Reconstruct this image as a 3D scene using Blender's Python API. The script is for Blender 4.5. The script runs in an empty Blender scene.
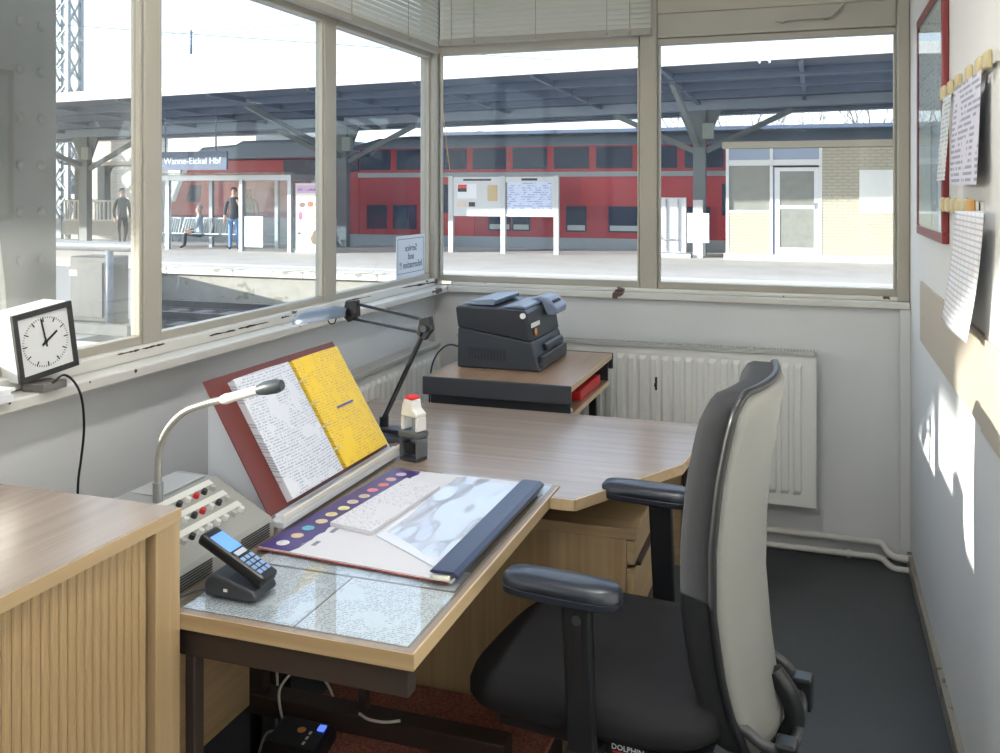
import bpy, bmesh, math, random
from mathutils import Vector, Matrix, Euler
random.seed(7)
PI = math.pi
SC = bpy.context.scene
COL = SC.collection

# ------------------------------------------------------------------ camera
F_PX, CAM_H = 922.0, 1.45
YAW = math.atan(315 / 922)
CY_, SY_ = math.cos(YAW), math.sin(YAW)
cam = bpy.data.cameras.new('camera')
cam.sensor_width = 36.0
cam.lens = F_PX / 1000 * 36.0
cam.shift_y = -0.1865
cam.clip_start = 0.02
cam.clip_end = 400
camo = bpy.data.objects.new('camera', cam)
COL.objects.link(camo)
camo.location = (0, 0, CAM_H)
camo.rotation_euler = (PI / 2, 0, YAW)
SC.camera = camo

# ------------------------------------------------------------------ sky, sun, exposure
SUN_A = math.radians(28.0)        # travel direction, measured from +X towards +Y
SUN_E = math.radians(12.5)
SUN_W, SKY_W, FILL_W = 12.0, 0.42, 68.0
world = bpy.data.worlds.new('sky')
SC.world = world
world.use_nodes = True
wn = world.node_tree.nodes
wl = world.node_tree.links
for n in list(wn): wn.remove(n)
wout = wn.new('ShaderNodeOutputWorld')
wbg = wn.new('ShaderNodeBackground')
wsky = wn.new('ShaderNodeTexSky')
wsky.sky_type = 'NISHITA'
wsky.sun_disc = False
wsky.sun_elevation = math.radians(20)
wsky.sun_rotation = math.radians(270) - SUN_A
wsky.air_density = 1.0
wsky.dust_density = 1.5
wmix = wn.new('ShaderNodeMix'); wmix.data_type = 'RGBA'
wmix.inputs[0].default_value = 0.5
wmix.inputs[7].default_value = (5.4, 5.7, 6.1, 1)
wl.new(wsky.outputs[0], wmix.inputs[6])
wl.new(wmix.outputs[2], wbg.inputs['Color'])
wbg.inputs['Strength'].default_value = SKY_W
wl.new(wbg.outputs[0], wout.inputs[0])
sun = bpy.data.lights.new('sun', 'SUN')
sun.energy = SUN_W
sun.angle = math.radians(0.6)
sun.color = (1.0, 0.93, 0.82)
suno = bpy.data.objects.new('sun', sun)
COL.objects.link(suno)
d = Vector((math.cos(SUN_A) * math.cos(SUN_E), math.sin(SUN_A) * math.cos(SUN_E), -math.sin(SUN_E)))
suno.rotation_euler = d.to_track_quat('-Z', 'Y').to_euler()
suno.location = (-20, -10, 12)
SC.view_settings.view_transform = 'Standard'
SC.view_settings.look = 'None'
SC.view_settings.gamma = 1
SC.view_settings.use_curve_mapping = False
SC.view_settings.exposure = 0.38

# ------------------------------------------------------------------ pixel -> place
def ray(px, py):
    a = (px - 500) / F_PX
    return Vector((CY_ * a - SY_, SY_ * a + CY_, -(py - 190) / F_PX))
def atz(px, py, z):
    r = ray(px, py); t = (z - CAM_H) / r.z; return Vector((r.x * t, r.y * t, z))
def atx(px, py, x):
    r = ray(px, py); t = x / r.x; return Vector((x, r.y * t, CAM_H + r.z * t))
def aty(px, py, y):
    r = ray(px, py); t = y / r.y; return Vector((r.x * t, y, CAM_H + r.z * t))

# ------------------------------------------------------------------ materials
MATS = {}
def nodes(name):
    m = bpy.data.materials.new(name); m.use_nodes = True
    nt = m.node_tree
    b = nt.nodes['Principled BSDF']
    return m, nt, b
def sock(b, *names):
    for n in names:
        if n in b.inputs: return b.inputs[n]
def plain(name, col, rough=0.5, metal=0.0, var=0.06, scale=6.0, bump=0.0, bscale=80.0, spec=0.5, emit=None, es=0):
    if name in MATS: return MATS[name]
    m, nt, b = nodes(name)
    tc = nt.nodes.new('ShaderNodeTexCoord')
    no = nt.nodes.new('ShaderNodeTexNoise'); no.inputs['Scale'].default_value = scale; no.inputs['Detail'].default_value = 5
    nt.links.new(tc.outputs['Object'], no.inputs['Vector'])
    mx = nt.nodes.new('ShaderNodeMix'); mx.data_type = 'RGBA'
    mx.inputs[6].default_value = (*[max(0, c * (1 - var)) for c in col], 1)
    mx.inputs[7].default_value = (*[min(1, c * (1 + var)) for c in col], 1)
    nt.links.new(no.outputs['Fac'], mx.inputs[0])
    nt.links.new(mx.outputs[2], b.inputs['Base Color'])
    b.inputs['Roughness'].default_value = rough
    b.inputs['Metallic'].default_value = metal
    b.inputs['Specular IOR Level'].default_value = spec
    if bump:
        n2 = nt.nodes.new('ShaderNodeTexNoise'); n2.inputs['Scale'].default_value = bscale; n2.inputs['Detail'].default_value = 3
        nt.links.new(tc.outputs['Object'], n2.inputs['Vector'])
        bp = nt.nodes.new('ShaderNodeBump'); bp.inputs['Strength'].default_value = bump; bp.inputs['Distance'].default_value = 0.01
        nt.links.new(n2.outputs['Fac'], bp.inputs['Height']); nt.links.new(bp.outputs[0], b.inputs['Normal'])
    if emit:
        b.inputs['Emission Color'].default_value = (*emit, 1); b.inputs['Emission Strength'].default_value = es
    MATS[name] = m
    return m
def wood(name, c1, c2, axis, rough=0.38, fine=55.0):
    if name in MATS: return MATS[name]
    m, nt, b = nodes(name)
    tc = nt.nodes.new('ShaderNodeTexCoord')
    mp = nt.nodes.new('ShaderNodeMapping')
    sc = [fine] * 3; sc['xyz'.index(axis)] = fine * 0.035
    mp.inputs['Scale'].default_value = sc
    nt.links.new(tc.outputs['Object'], mp.inputs['Vector'])
    n1 = nt.nodes.new('ShaderNodeTexNoise'); n1.inputs['Scale'].default_value = 1.0; n1.inputs['Detail'].default_value = 8; n1.inputs['Distortion'].default_value = 0.6
    nt.links.new(mp.outputs[0], n1.inputs['Vector'])
    n2 = nt.nodes.new('ShaderNodeTexNoise'); n2.inputs['Scale'].default_value = 0.18; n2.inputs['Detail'].default_value = 3
    nt.links.new(mp.outputs[0], n2.inputs['Vector'])
    add = nt.nodes.new('ShaderNodeMath'); add.operation = 'MULTIPLY_ADD'; add.inputs[1].default_value = 0.55
    nt.links.new(n1.outputs['Fac'], add.inputs[0])
    mul = nt.nodes.new('ShaderNodeMath'); mul.operation = 'MULTIPLY'; mul.inputs[1].default_value = 0.45
    nt.links.new(n2.outputs['Fac'], mul.inputs[0]); nt.links.new(mul.outputs[0], add.inputs[2])
    cr = nt.nodes.new('ShaderNodeValToRGB')
    cr.color_ramp.elements[0].position = 0.36; cr.color_ramp.elements[0].color = (*c1, 1)
    cr.color_ramp.elements[1].position = 0.62; cr.color_ramp.elements[1].color = (*c2, 1)
    nt.links.new(add.outputs[0], cr.inputs[0]); nt.links.new(cr.outputs[0], b.inputs['Base Color'])
    b.inputs['Roughness'].default_value = rough
    bp = nt.nodes.new('ShaderNodeBump'); bp.inputs['Strength'].default_value = 0.04; bp.inputs['Distance'].default_value = 0.004
    nt.links.new(n1.outputs['Fac'], bp.inputs['Height']); nt.links.new(bp.outputs[0], b.inputs['Normal'])
    MATS[name] = m
    return m
def printed(name, paper, ink, pitch, dens=0.5, u=0, v=1, uscale=60.0, rough=0.5, margin=None, blocks=9.0):
    """paper with rows of small print; u, v = object axes along and across the lines"""
    if name in MATS: return MATS[name]
    m, nt, b = nodes(name)
    tc = nt.nodes.new('ShaderNodeTexCoord'); sp = nt.nodes.new('ShaderNodeSeparateXYZ')
    nt.links.new(tc.outputs['Object'], sp.inputs[0])
    def math_(op, a, bb=None):
        n = nt.nodes.new('ShaderNodeMath'); n.operation = op
        for i, x in enumerate((a, bb)):
            if x is None: continue
            if isinstance(x, (int, float)): n.inputs[i].default_value = x
            else: nt.links.new(x, n.inputs[i])
        return n.outputs[0]
    row = math_('DIVIDE', sp.outputs[v], pitch)
    fr = math_('FRACT', row); fl = math_('FLOOR', row)
    line = math_('LESS_THAN', fr, 0.5)
    cx = nt.nodes.new('ShaderNodeCombineXYZ')
    nt.links.new(math_('MULTIPLY', sp.outputs[u], uscale), cx.inputs[0])
    nt.links.new(math_('MULTIPLY', fl, 7.31), cx.inputs[1])
    no = nt.nodes.new('ShaderNodeTexNoise'); no.inputs['Scale'].default_value = 1.0; no.inputs['Detail'].default_value = 2
    nt.links.new(cx.outputs[0], no.inputs['Vector'])
    words = math_('LESS_THAN', no.outputs['Fac'], dens)
    bl = nt.nodes.new('ShaderNodeTexNoise'); bl.inputs['Scale'].default_value = blocks
    nt.links.new(tc.outputs['Object'], bl.inputs['Vector'])
    blk = math_('LESS_THAN', bl.outputs['Fac'], 0.58)
    fac = math_('MULTIPLY', math_('MULTIPLY', line, words), blk)
    fac = math_('MULTIPLY', fac, 0.8)
    mx = nt.nodes.new('ShaderNodeMix'); mx.data_type = 'RGBA'
    mx.inputs[6].default_value = (*paper, 1); mx.inputs[7].default_value = (*ink, 1)
    nt.links.new(fac, mx.inputs[0]); nt.links.new(mx.outputs[2], b.inputs['Base Color'])
    b.inputs['Roughness'].default_value = rough
    MATS[name] = m
    return m
def worn_paint(name, col, chip, amount=0.66, rough=0.45, streak=(3, 3, 3), grime=0.12):
    if name in MATS: return MATS[name]
    m, nt, b = nodes(name)
    tc = nt.nodes.new('ShaderNodeTexCoord')
    n1 = nt.nodes.new('ShaderNodeTexNoise'); n1.inputs['Scale'].default_value = 4.0; n1.inputs['Detail'].default_value = 7
    nt.links.new(tc.outputs['Object'], n1.inputs['Vector'])
    mx = nt.nodes.new('ShaderNodeMix'); mx.data_type = 'RGBA'
    mx.inputs[6].default_value = (*[c * (1 - grime) for c in col], 1); mx.inputs[7].default_value = (*[min(1, c * (1 + grime * .5)) for c in col], 1)
    nt.links.new(n1.outputs['Fac'], mx.inputs[0])
    mp = nt.nodes.new('ShaderNodeMapping'); mp.inputs['Scale'].default_value = streak
    nt.links.new(tc.outputs['Object'], mp.inputs['Vector'])
    n2 = nt.nodes.new('ShaderNodeTexNoise'); n2.inputs['Scale'].default_value = 3.2; n2.inputs['Detail'].default_value = 6; n2.inputs['Roughness'].default_value = 0.6
    nt.links.new(mp.outputs[0], n2.inputs['Vector'])
    gt = nt.nodes.new('ShaderNodeMath'); gt.operation = 'GREATER_THAN'; gt.inputs[1].default_value = amount
    nt.links.new(n2.outputs['Fac'], gt.inputs[0])
    m2 = nt.nodes.new('ShaderNodeMix'); m2.data_type = 'RGBA'; m2.inputs[7].default_value = (*chip, 1)
    nt.links.new(gt.outputs[0], m2.inputs[0]); nt.links.new(mx.outputs[2], m2.inputs[6])
    nt.links.new(m2.outputs[2], b.inputs['Base Color'])
    b.inputs['Roughness'].default_value = rough
    bp = nt.nodes.new('ShaderNodeBump'); bp.inputs['Strength'].default_value = 0.12; bp.inputs['Distance'].default_value = 0.01
    nt.links.new(n1.outputs['Fac'], bp.inputs['Height']); nt.links.new(bp.outputs[0], b.inputs['Normal'])
    MATS[name] = m
    return m
def glassy(name, tint=(0.95, 0.97, 0.97), dust=0.06, dustcol=(0.8, 0.82, 0.82), gloss=1.0, scratch=False, rough=0.0):
    """thin pane: transparent + mirror reflection by angle + a film of dust"""
    if name in MATS: return MATS[name]
    m = bpy.data.materials.new(name); m.use_nodes = True
    nt = m.node_tree
    for n in list(nt.nodes): nt.nodes.remove(n)
    out = nt.nodes.new('ShaderNodeOutputMaterial')
    tr = nt.nodes.new('ShaderNodeBsdfTransparent'); tr.inputs[0].default_value = (*tint, 1)
    gl = nt.nodes.new('ShaderNodeBsdfGlossy'); gl.inputs['Roughness'].default_value = rough
    fr = nt.nodes.new('ShaderNodeFresnel'); fr.inputs[0].default_value = 1.45
    ge = nt.nodes.new('ShaderNodeNewGeometry')          # same reflectance from both sides of the slab
    ir = nt.nodes.new('ShaderNodeMapRange'); ir.inputs[3].default_value = 1.45; ir.inputs[4].default_value = 1 / 1.45
    nt.links.new(ge.outputs['Backfacing'], ir.inputs[0]); nt.links.new(ir.outputs[0], fr.inputs[0])
    mu = nt.nodes.new('ShaderNodeMath'); mu.operation = 'MULTIPLY'; mu.inputs[1].default_value = gloss
    nt.links.new(fr.outputs[0], mu.inputs[0])
    m1 = nt.nodes.new('ShaderNodeMixShader')
    nt.links.new(mu.outputs[0], m1.inputs[0]); nt.links.new(tr.outputs[0], m1.inputs[1]); nt.links.new(gl.outputs[0], m1.inputs[2])
    last = m1
    if dust > 0:
        tl = nt.nodes.new('ShaderNodeBsdfTranslucent'); tl.inputs[0].default_value = (*dustcol, 1)
        df = nt.nodes.new('ShaderNodeBsdfDiffuse'); df.inputs[0].default_value = (*dustcol, 1)
        ad = nt.nodes.new('ShaderNodeMixShader'); ad.inputs[0].default_value = 0.5
        nt.links.new(tl.outputs[0], ad.inputs[1]); nt.links.new(df.outputs[0], ad.inputs[2])
        tc = nt.nodes.new('ShaderNodeTexCoord')
        no = nt.nodes.new('ShaderNodeTexNoise'); no.inputs['Scale'].default_value = 5.0; no.inputs['Detail'].default_value = 8
        nt.links.new(tc.outputs['Object'], no.inputs['Vector'])
        mr = nt.nodes.new('ShaderNodeMapRange')
        mr.inputs[1].default_value = 0.3; mr.inputs[2].default_value = 0.75
        mr.inputs[3].default_value = dust * 0.55; mr.inputs[4].default_value = dust * 1.5
        nt.links.new(no.outputs['Fac'], mr.inputs[0])
        fac = mr.outputs[0]
        if scratch:
            wv = nt.nodes.new('ShaderNodeTexVoronoi'); wv.feature = 'DISTANCE_TO_EDGE'; wv.inputs['Scale'].default_value = 1.7
            nd = nt.nodes.new('ShaderNodeTexNoise'); nd.inputs['Scale'].default_value = 1.3
            nt.links.new(tc.outputs['Object'], nd.inputs['Vector'])
            mv = nt.nodes.new('ShaderNodeVectorMath'); mv.operation = 'ADD'
            nt.links.new(tc.outputs['Object'], mv.inputs[0]); nt.links.new(nd.outputs['Color'], mv.inputs[1])
            nt.links.new(mv.outputs[0], wv.inputs['Vector'])
            lt = nt.nodes.new('ShaderNodeMath'); lt.operation = 'LESS_THAN'; lt.inputs[1].default_value = 0.0011
            nt.links.new(wv.outputs['Distance'], lt.inputs[0])
            n3 = nt.nodes.new('ShaderNodeTexNoise'); n3.inputs['Scale'].default_value = 3.0
            nt.links.new(tc.outputs['Object'], n3.inputs['Vector'])
            g3 = nt.nodes.new('ShaderNodeMath'); g3.operation = 'GREATER_THAN'; g3.inputs[1].default_value = 0.56
            nt.links.new(n3.outputs['Fac'], g3.inputs[0])
            mm = nt.nodes.new('ShaderNodeMath'); mm.operation = 'MULTIPLY'
            nt.links.new(lt.outputs[0], mm.inputs[0]); nt.links.new(g3.outputs[0], mm.inputs[1])
            ma = nt.nodes.new('ShaderNodeMath'); ma.operation = 'MULTIPLY_ADD'; ma.inputs[1].default_value = 0.16
            nt.links.new(mm.outputs[0], ma.inputs[0]); nt.links.new(fac, ma.inputs[2])
            fac = ma.outputs[0]
        m2 = nt.nodes.new('ShaderNodeMixShader')
        nt.links.new(fac, m2.inputs[0]); nt.links.new(m1.outputs[0], m2.inputs[1]); nt.links.new(ad.outputs[0], m2.inputs[2])
        last = m2
    nt.links.new(last.outputs[0], out.inputs[0])
    MATS[name] = m
    return m
def bricked(name, c1, c2, mortar, scale, bw=0.5, rh=0.25, vec='xz'):
    if name in MATS: return MATS[name]
    m, nt, b = nodes(name)
    tc = nt.nodes.new('ShaderNodeTexCoord'); sp = nt.nodes.new('ShaderNodeSeparateXYZ'); cb = nt.nodes.new('ShaderNodeCombineXYZ')
    nt.links.new(tc.outputs['Object'], sp.inputs[0])
    nt.links.new(sp.outputs['xyz'.index(vec[0])], cb.inputs[0]); nt.links.new(sp.outputs['xyz'.index(vec[1])], cb.inputs[1])
    br = nt.nodes.new('ShaderNodeTexBrick'); br.inputs['Scale'].default_value = scale
    br.inputs['Color1'].default_value = (*c1, 1); br.inputs['Color2'].default_value = (*c2, 1); br.inputs['Mortar'].default_value = (*mortar, 1)
    br.inputs['Brick Width'].default_value = bw; br.inputs['Row Height'].default_value = rh; br.inputs['Mortar Size'].default_value = 0.02
    nt.links.new(cb.outputs[0], br.inputs['Vector']); nt.links.new(br.outputs['Color'], b.inputs['Base Color'])
    b.inputs['Roughness'].default_value = 0.7
    MATS[name] = m
    return m
def rubber_floor():
    m, nt, b = nodes('rubber_floor')
    tc = nt.nodes.new('ShaderNodeTexCoord')
    vo = nt.nodes.new('ShaderNodeTexVoronoi'); vo.inputs['Scale'].default_value = 34; vo.inputs['Randomness'].default_value = 0.12
    nt.links.new(tc.outputs['Object'], vo.inputs['Vector'])
    lt = nt.nodes.new('ShaderNodeMath'); lt.operation = 'LESS_THAN'; lt.inputs[1].default_value = 0.34
    nt.links.new(vo.outputs['Distance'], lt.inputs[0])
    bp = nt.nodes.new('ShaderNodeBump'); bp.inputs['Strength'].default_value = 0.5; bp.inputs['Distance'].default_value = 0.004
    nt.links.new(lt.outputs[0], bp.inputs['Height']); nt.links.new(bp.outputs[0], b.inputs['Normal'])
    no = nt.nodes.new('ShaderNodeTexNoise'); no.inputs['Scale'].default_value = 3; no.inputs['Detail'].default_value = 8
    nt.links.new(tc.outputs['Object'], no.inputs['Vector'])
    cr = nt.nodes.new('ShaderNodeValToRGB')
    cr.color_ramp.elements[0].color = (0.016, 0.019, 0.021, 1); cr.color_ramp.elements[1].color = (0.038, 0.042, 0.046, 1)
    nt.links.new(no.outputs['Fac'], cr.inputs[0])
    # lint and crumbs
    n2 = nt.nodes.new('ShaderNodeTexNoise'); n2.inputs['Scale'].default_value = 60; n2.inputs['Detail'].default_value = 2
    nt.links.new(tc.outputs['Object'], n2.inputs['Vector'])
    gt = nt.nodes.new('ShaderNodeMath'); gt.operation = 'GREATER_THAN'; gt.inputs[1].default_value = 0.79
    nt.links.new(n2.outputs['Fac'], gt.inputs[0])
    mx = nt.nodes.new('ShaderNodeMix'); mx.data_type = 'RGBA'; mx.inputs[7].default_value = (0.4, 0.4, 0.38, 1)
    nt.links.new(gt.outputs[0], mx.inputs[0]); nt.links.new(cr.outputs[0], mx.inputs[6])
    nt.links.new(mx.outputs[2], b.inputs['Base Color'])
    b.inputs['Roughness'].default_value = 0.42
    return m

# ------------------------------------------------------------------ mesh building
class MB:
    def __init__(s): s.v = []; s.f = []; s.m = []
    def add(s, vs, fs, mi=0):
        o = len(s.v); s.v += [Vector(p) for p in vs]; s.f += [[o + i for i in f] for f in fs]; s.m += [mi] * len(fs); return s
    def box(s, x0, x1, y0, y1, z0, z1, mi=0):
        vs = [(x, y, z) for x in (x0, x1) for y in (y0, y1) for z in (z0, z1)]
        return s.add(vs, [(0, 1, 3, 2), (4, 6, 7, 5), (0, 4, 5, 1), (2, 3, 7, 6), (0, 2, 6, 4), (1, 5, 7, 3)], mi)
    def bar(s, a, b, w, h, up=(0, 0, 1), mi=0):
        """square bar from a to b, w across, h along 'up'"""
        a = Vector(a); b = Vector(b); d = (b - a).normalized(); up = Vector(up)
        if abs(d.dot(up)) > 0.98: up = Vector((0, 1, 0))
        r = d.cross(up).normalized(); u = r.cross(d).normalized()
        vs = []
        for p in (a, b):
            for i, j in ((-1, -1), (1, -1), (1, 1), (-1, 1)): vs.append(p + r * i * w / 2 + u * j * h / 2)
        return s.add(vs, [(3, 2, 1, 0), (4, 5, 6, 7), (0, 1, 5, 4), (1, 2, 6, 5), (2, 3, 7, 6), (3, 0, 4, 7)], mi)
    def cyl(s, a, b, r0, r1=None, n=16, mi=0):
        r1 = r0 if r1 is None else r1
        return s.tube([a, b], [r0, r1], n, mi)
    def tube(s, pts, r, n=10, mi=0):
        pts = [Vector(p) for p in pts]; k = len(pts)
        rs = r if isinstance(r, (list, tuple)) else [r] * k
        t0 = (pts[1] - pts[0]).normalized()
        ref = Vector((0, 0, 1)) if abs(t0.z) < 0.9 else Vector((1, 0, 0))
        nrm = t0.cross(ref).normalized(); vs = []
        for i, p in enumerate(pts):
            t = (pts[min(i + 1, k - 1)] - pts[max(i - 1, 0)]).normalized()
            nrm = (nrm - t * nrm.dot(t)).normalized(); bn = t.cross(nrm)
            for j in range(n):
                an = 2 * PI * j / n
                vs.append(p + (nrm * math.cos(an) + bn * math.sin(an)) * rs[i])
        fs = []
        for i in range(k - 1):
            for j in range(n):
                fs.append((i * n + j, i * n + (j + 1) % n, (i + 1) * n + (j + 1) % n, (i + 1) * n + j))
        fs.append(list(range(n))[::-1]); fs.append([(k - 1) * n + j for j in range(n)])
        return s.add(vs, fs, mi)
    def prism(s, poly, axis, a, b, mi=0):
        """poly = 2-D outline in the two other axes (cyclic order), extruded a..b along axis"""
        def P(p, t):
            return {'x': (t, p[0], p[1]), 'y': (p[0], t, p[1]), 'z': (p[0], p[1], t)}[axis]
        n = len(poly)
        vs = [P(p, a) for p in poly] + [P(p, b) for p in poly]
        fs = [list(range(n)), list(range(n, 2 * n))[::-1]] + [(i, i + n, (i + 1) % n + n, (i + 1) % n) for i in range(n)]
        return s.add(vs, fs, mi)
    def grid(s, fn, nu, nv, mi=0, wrap=False):
        vs = [fn(i / nu, j / nv) for j in range(nv + 1) for i in range(nu + 1)]
        fs = [(j * (nu + 1) + i, j * (nu + 1) + i + 1, (j + 1) * (nu + 1) + i + 1, (j + 1) * (nu + 1) + i) for j in range(nv) for i in range(nu)]
        return s.add(vs, fs, mi)
    def lathe(s, prof, c=(0, 0, 0), n=20, mi=0):
        """prof = (r, z) pairs about the vertical through c"""
        vs = [(c[0] + r * math.cos(2 * PI * j / n), c[1] + r * math.sin(2 * PI * j / n), c[2] + z) for r, z in prof for j in range(n)]
        k = len(prof)
        fs = [(i * n + j, i * n + (j + 1) % n, (i + 1) * n + (j + 1) % n, (i + 1) * n + j) for i in range(k - 1) for j in range(n)]
        fs += [list(range(n))[::-1], [(k - 1) * n + j for j in range(n)]]
        return s.add(vs, fs, mi)
    def ell(s, c, r, n=12, mi=0):
        k = 8; c = Vector(c)
        vs = [c + Vector((r[0] * math.sin(PI * i / k) * math.cos(2 * PI * j / n), r[1] * math.sin(PI * i / k) * math.sin(2 * PI * j / n), r[2] * math.cos(PI * i / k))) for i in range(k + 1) for j in range(n)]
        fs = [(i * n + j, (i + 1) * n + j, (i + 1) * n + (j + 1) % n, i * n + (j + 1) % n) for i in range(k) for j in range(n)]
        return s.add(vs, fs, mi)
    def xf(s, M):
        s.v = [M @ p for p in s.v]; return s
    def mesh(s, name, mats, smooth=False, inv=None, weld=False):
        me = bpy.data.meshes.new(name)
        vs = [inv @ p for p in s.v] if inv else s.v
        me.from_pydata([tuple(p) for p in vs], [], s.f)
        for mm in (mats if isinstance(mats, (list, tuple)) else [mats]): me.materials.append(mm)
        me.polygons.foreach_set('material_index', s.m)
        bm = bmesh.new(); bm.from_mesh(me)
        if weld: bmesh.ops.remove_doubles(bm, verts=bm.verts, dist=1e-5)
        bmesh.ops.recalc_face_normals(bm, faces=bm.faces); bm.to_mesh(me); bm.free()
        if smooth:
            me.polygons.foreach_set('use_smooth', [True] * len(me.polygons))
        me.update()
        return me
    def build(s, name, mats, parent=None, smooth=False, bevel=0.0, world=True, weld=False, auto=None):
        inv = wmat(parent).inverted() if (parent is not None and world) else None
        o = bpy.data.objects.new(name, s.mesh(name, mats, smooth, inv, weld))
        COL.objects.link(o); o.parent = parent
        if bevel:
            b = o.modifiers.new('bevel', 'BEVEL'); b.width = bevel; b.segments = 2; b.limit_method = 'ANGLE'; b.angle_limit = math.radians(40)
            b.harden_normals = False
        if smooth and auto is not None:
            o.data.set_sharp_from_angle(angle=math.radians(auto))
        return o
def wmat(o):
    m = Matrix.LocRotScale(o.location, o.rotation_euler, o.scale)
    return wmat(o.parent) @ m if o.parent else m
def thing(name, label, cat, loc=(0, 0, 0), rot=(0, 0, 0), group=None):
    o = bpy.data.objects.new(name, None); COL.objects.link(o)
    o.empty_display_size = 0.05
    o.location = loc; o.rotation_euler = rot
    return tag(o, label, cat, group)
def tag(o, label, cat=None, group=None, kind=None):
    if label: o['label'] = label
    if cat: o['category'] = cat
    if group: o['group'] = group
    if kind: o['kind'] = kind
    return o
def struct(name, mb, m, label, cat, **k):
    o = mb.build(name, m, None, **k); return tag(o, label, cat, kind='structure')
def inst(name, mesh, parent, loc=(0, 0, 0), rot=(0, 0, 0)):
    """another object sharing mesh data, loc in the parent's frame"""
    o = bpy.data.objects.new(name, mesh); COL.objects.link(o); o.parent = parent; o.location = loc; o.rotation_euler = rot; return o
def text_mb(s, size, depth=0.001, align='CENTER'):
    cu = bpy.data.curves.new('lettering', 'FONT'); cu.body = s; cu.size = size; cu.extrude = depth; cu.align_x = align; cu.align_y = 'CENTER'
    cu.resolution_u = 2
    o = bpy.data.objects.new('lettering', cu); COL.objects.link(o)
    bpy.context.view_layer.update()
    me = bpy.data.meshes.new_from_object(o.evaluated_get(bpy.context.evaluated_depsgraph_get()))
    mb = MB(); mb.add([v.co.copy() for v in me.vertices], [list(p.vertices) for p in me.polygons])
    bpy.data.objects.remove(o); bpy.data.curves.remove(cu); bpy.data.meshes.remove(me)
    return mb
def bez(pts, n=8):
    """smooth curve through points (Catmull-Rom)"""
    P = [Vector(p) for p in pts]; P = [P[0] * 2 - P[1]] + P + [P[-1] * 2 - P[-2]]; out = []
    for i in range(1, len(P) - 2):
        for k in range(n):
            t = k / n; a, b, c, e = P[i - 1], P[i], P[i + 1], P[i + 2]
            out.append(0.5 * ((2 * b) + (c - a) * t + (2 * a - 5 * b + 4 * c - e) * t * t + (3 * b - a - 3 * c + e) * t ** 3))
    out.append(P[-2]); return out

# ------------------------------------------------------------------ palette
wall_m = worn_paint('wall_paint', (0.66, 0.67, 0.67), (0.40, 0.39, 0.37), 0.80, 0.6, grime=0.06)
frame_m = worn_paint('old_frame_paint', (0.37, 0.35, 0.295), (0.13, 0.09, 0.06), 0.735, 0.45, (2, 2, 2))
sill_m = worn_paint('sill_paint', (0.62, 0.61, 0.57), (0.09, 0.055, 0.04), 0.655, 0.4, (3, 1.2, 3))
panel_m = worn_paint('transom_panel', (0.43, 0.40, 0.33), (0.30, 0.27, 0.2), 0.66, 0.6, (9, 9, 0.6))
pane_m = glassy('window_glass', (0.85, 0.895, 0.935), 0.016, (0.70, 0.80, 0.90), 0.42, True)
pane_l = glassy('dusty_window_glass', (0.84, 0.86, 0.86), 0.05, (0.82, 0.86, 0.84), 1.0, False)
clear_m = glassy('clear_glass', (0.93, 0.95, 0.95), 0.0)
oak = ((0.36, 0.245, 0.125), (0.47, 0.345, 0.20))
oak_x = wood('oak_veneer_x', *oak, 'x'); oak_y = wood('oak_veneer_y', *oak, 'y'); oak_z = wood('oak_veneer_z', *oak, 'z')
top_y = wood('oak_top_y', (0.275, 0.215, 0.17), (0.35, 0.28, 0.23), 'y', 0.24)
top_x = wood('oak_top_x', (0.275, 0.215, 0.17), (0.35, 0.28, 0.23), 'x', 0.24)
lip_m = wood('oak_lip', (0.50, 0.36, 0.20), (0.62, 0.47, 0.28), 'y', 0.35)
brown_m = plain('brown_steel', (0.040, 0.027, 0.022), 0.5)
black_m = plain('black_plastic', (0.008, 0.009, 0.011), 0.38)
softblk = plain('black_fabric', (0.005, 0.005, 0.007), 0.9, bump=0.25, bscale=900)
char_m = plain('charcoal_plastic', (0.030, 0.034, 0.042), 0.42)
armpad_m = plain('arm_pad_rubber', (0.016, 0.020, 0.030), 0.34)
grey_m = plain('console_grey', (0.27, 0.27, 0.25), 0.5)
ltgrey_m = plain('light_grey_plastic', (0.60, 0.62, 0.66), 0.45)
white_m = plain('white_plastic', (0.80, 0.80, 0.78), 0.4)
paper_m = plain('white_paper', (0.80, 0.81, 0.84), 0.6, var=0.02)
rad_m = plain('radiator_enamel', (0.70, 0.70, 0.66), 0.38, var=0.03)
red_m = plain('red_plastic', (0.65, 0.02, 0.02), 0.4)
steel_m = plain('grey_steel', (0.35, 0.36, 0.37), 0.35, 0.7)
chrome_m = plain('bright_metal', (0.65, 0.65, 0.63), 0.28, 0.9)
ink_m = plain('black_ink', (0.01, 0.01, 0.012), 0.6)
navy_m = plain('navy_vinyl', (0.020, 0.032, 0.075), 0.33)

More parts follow.
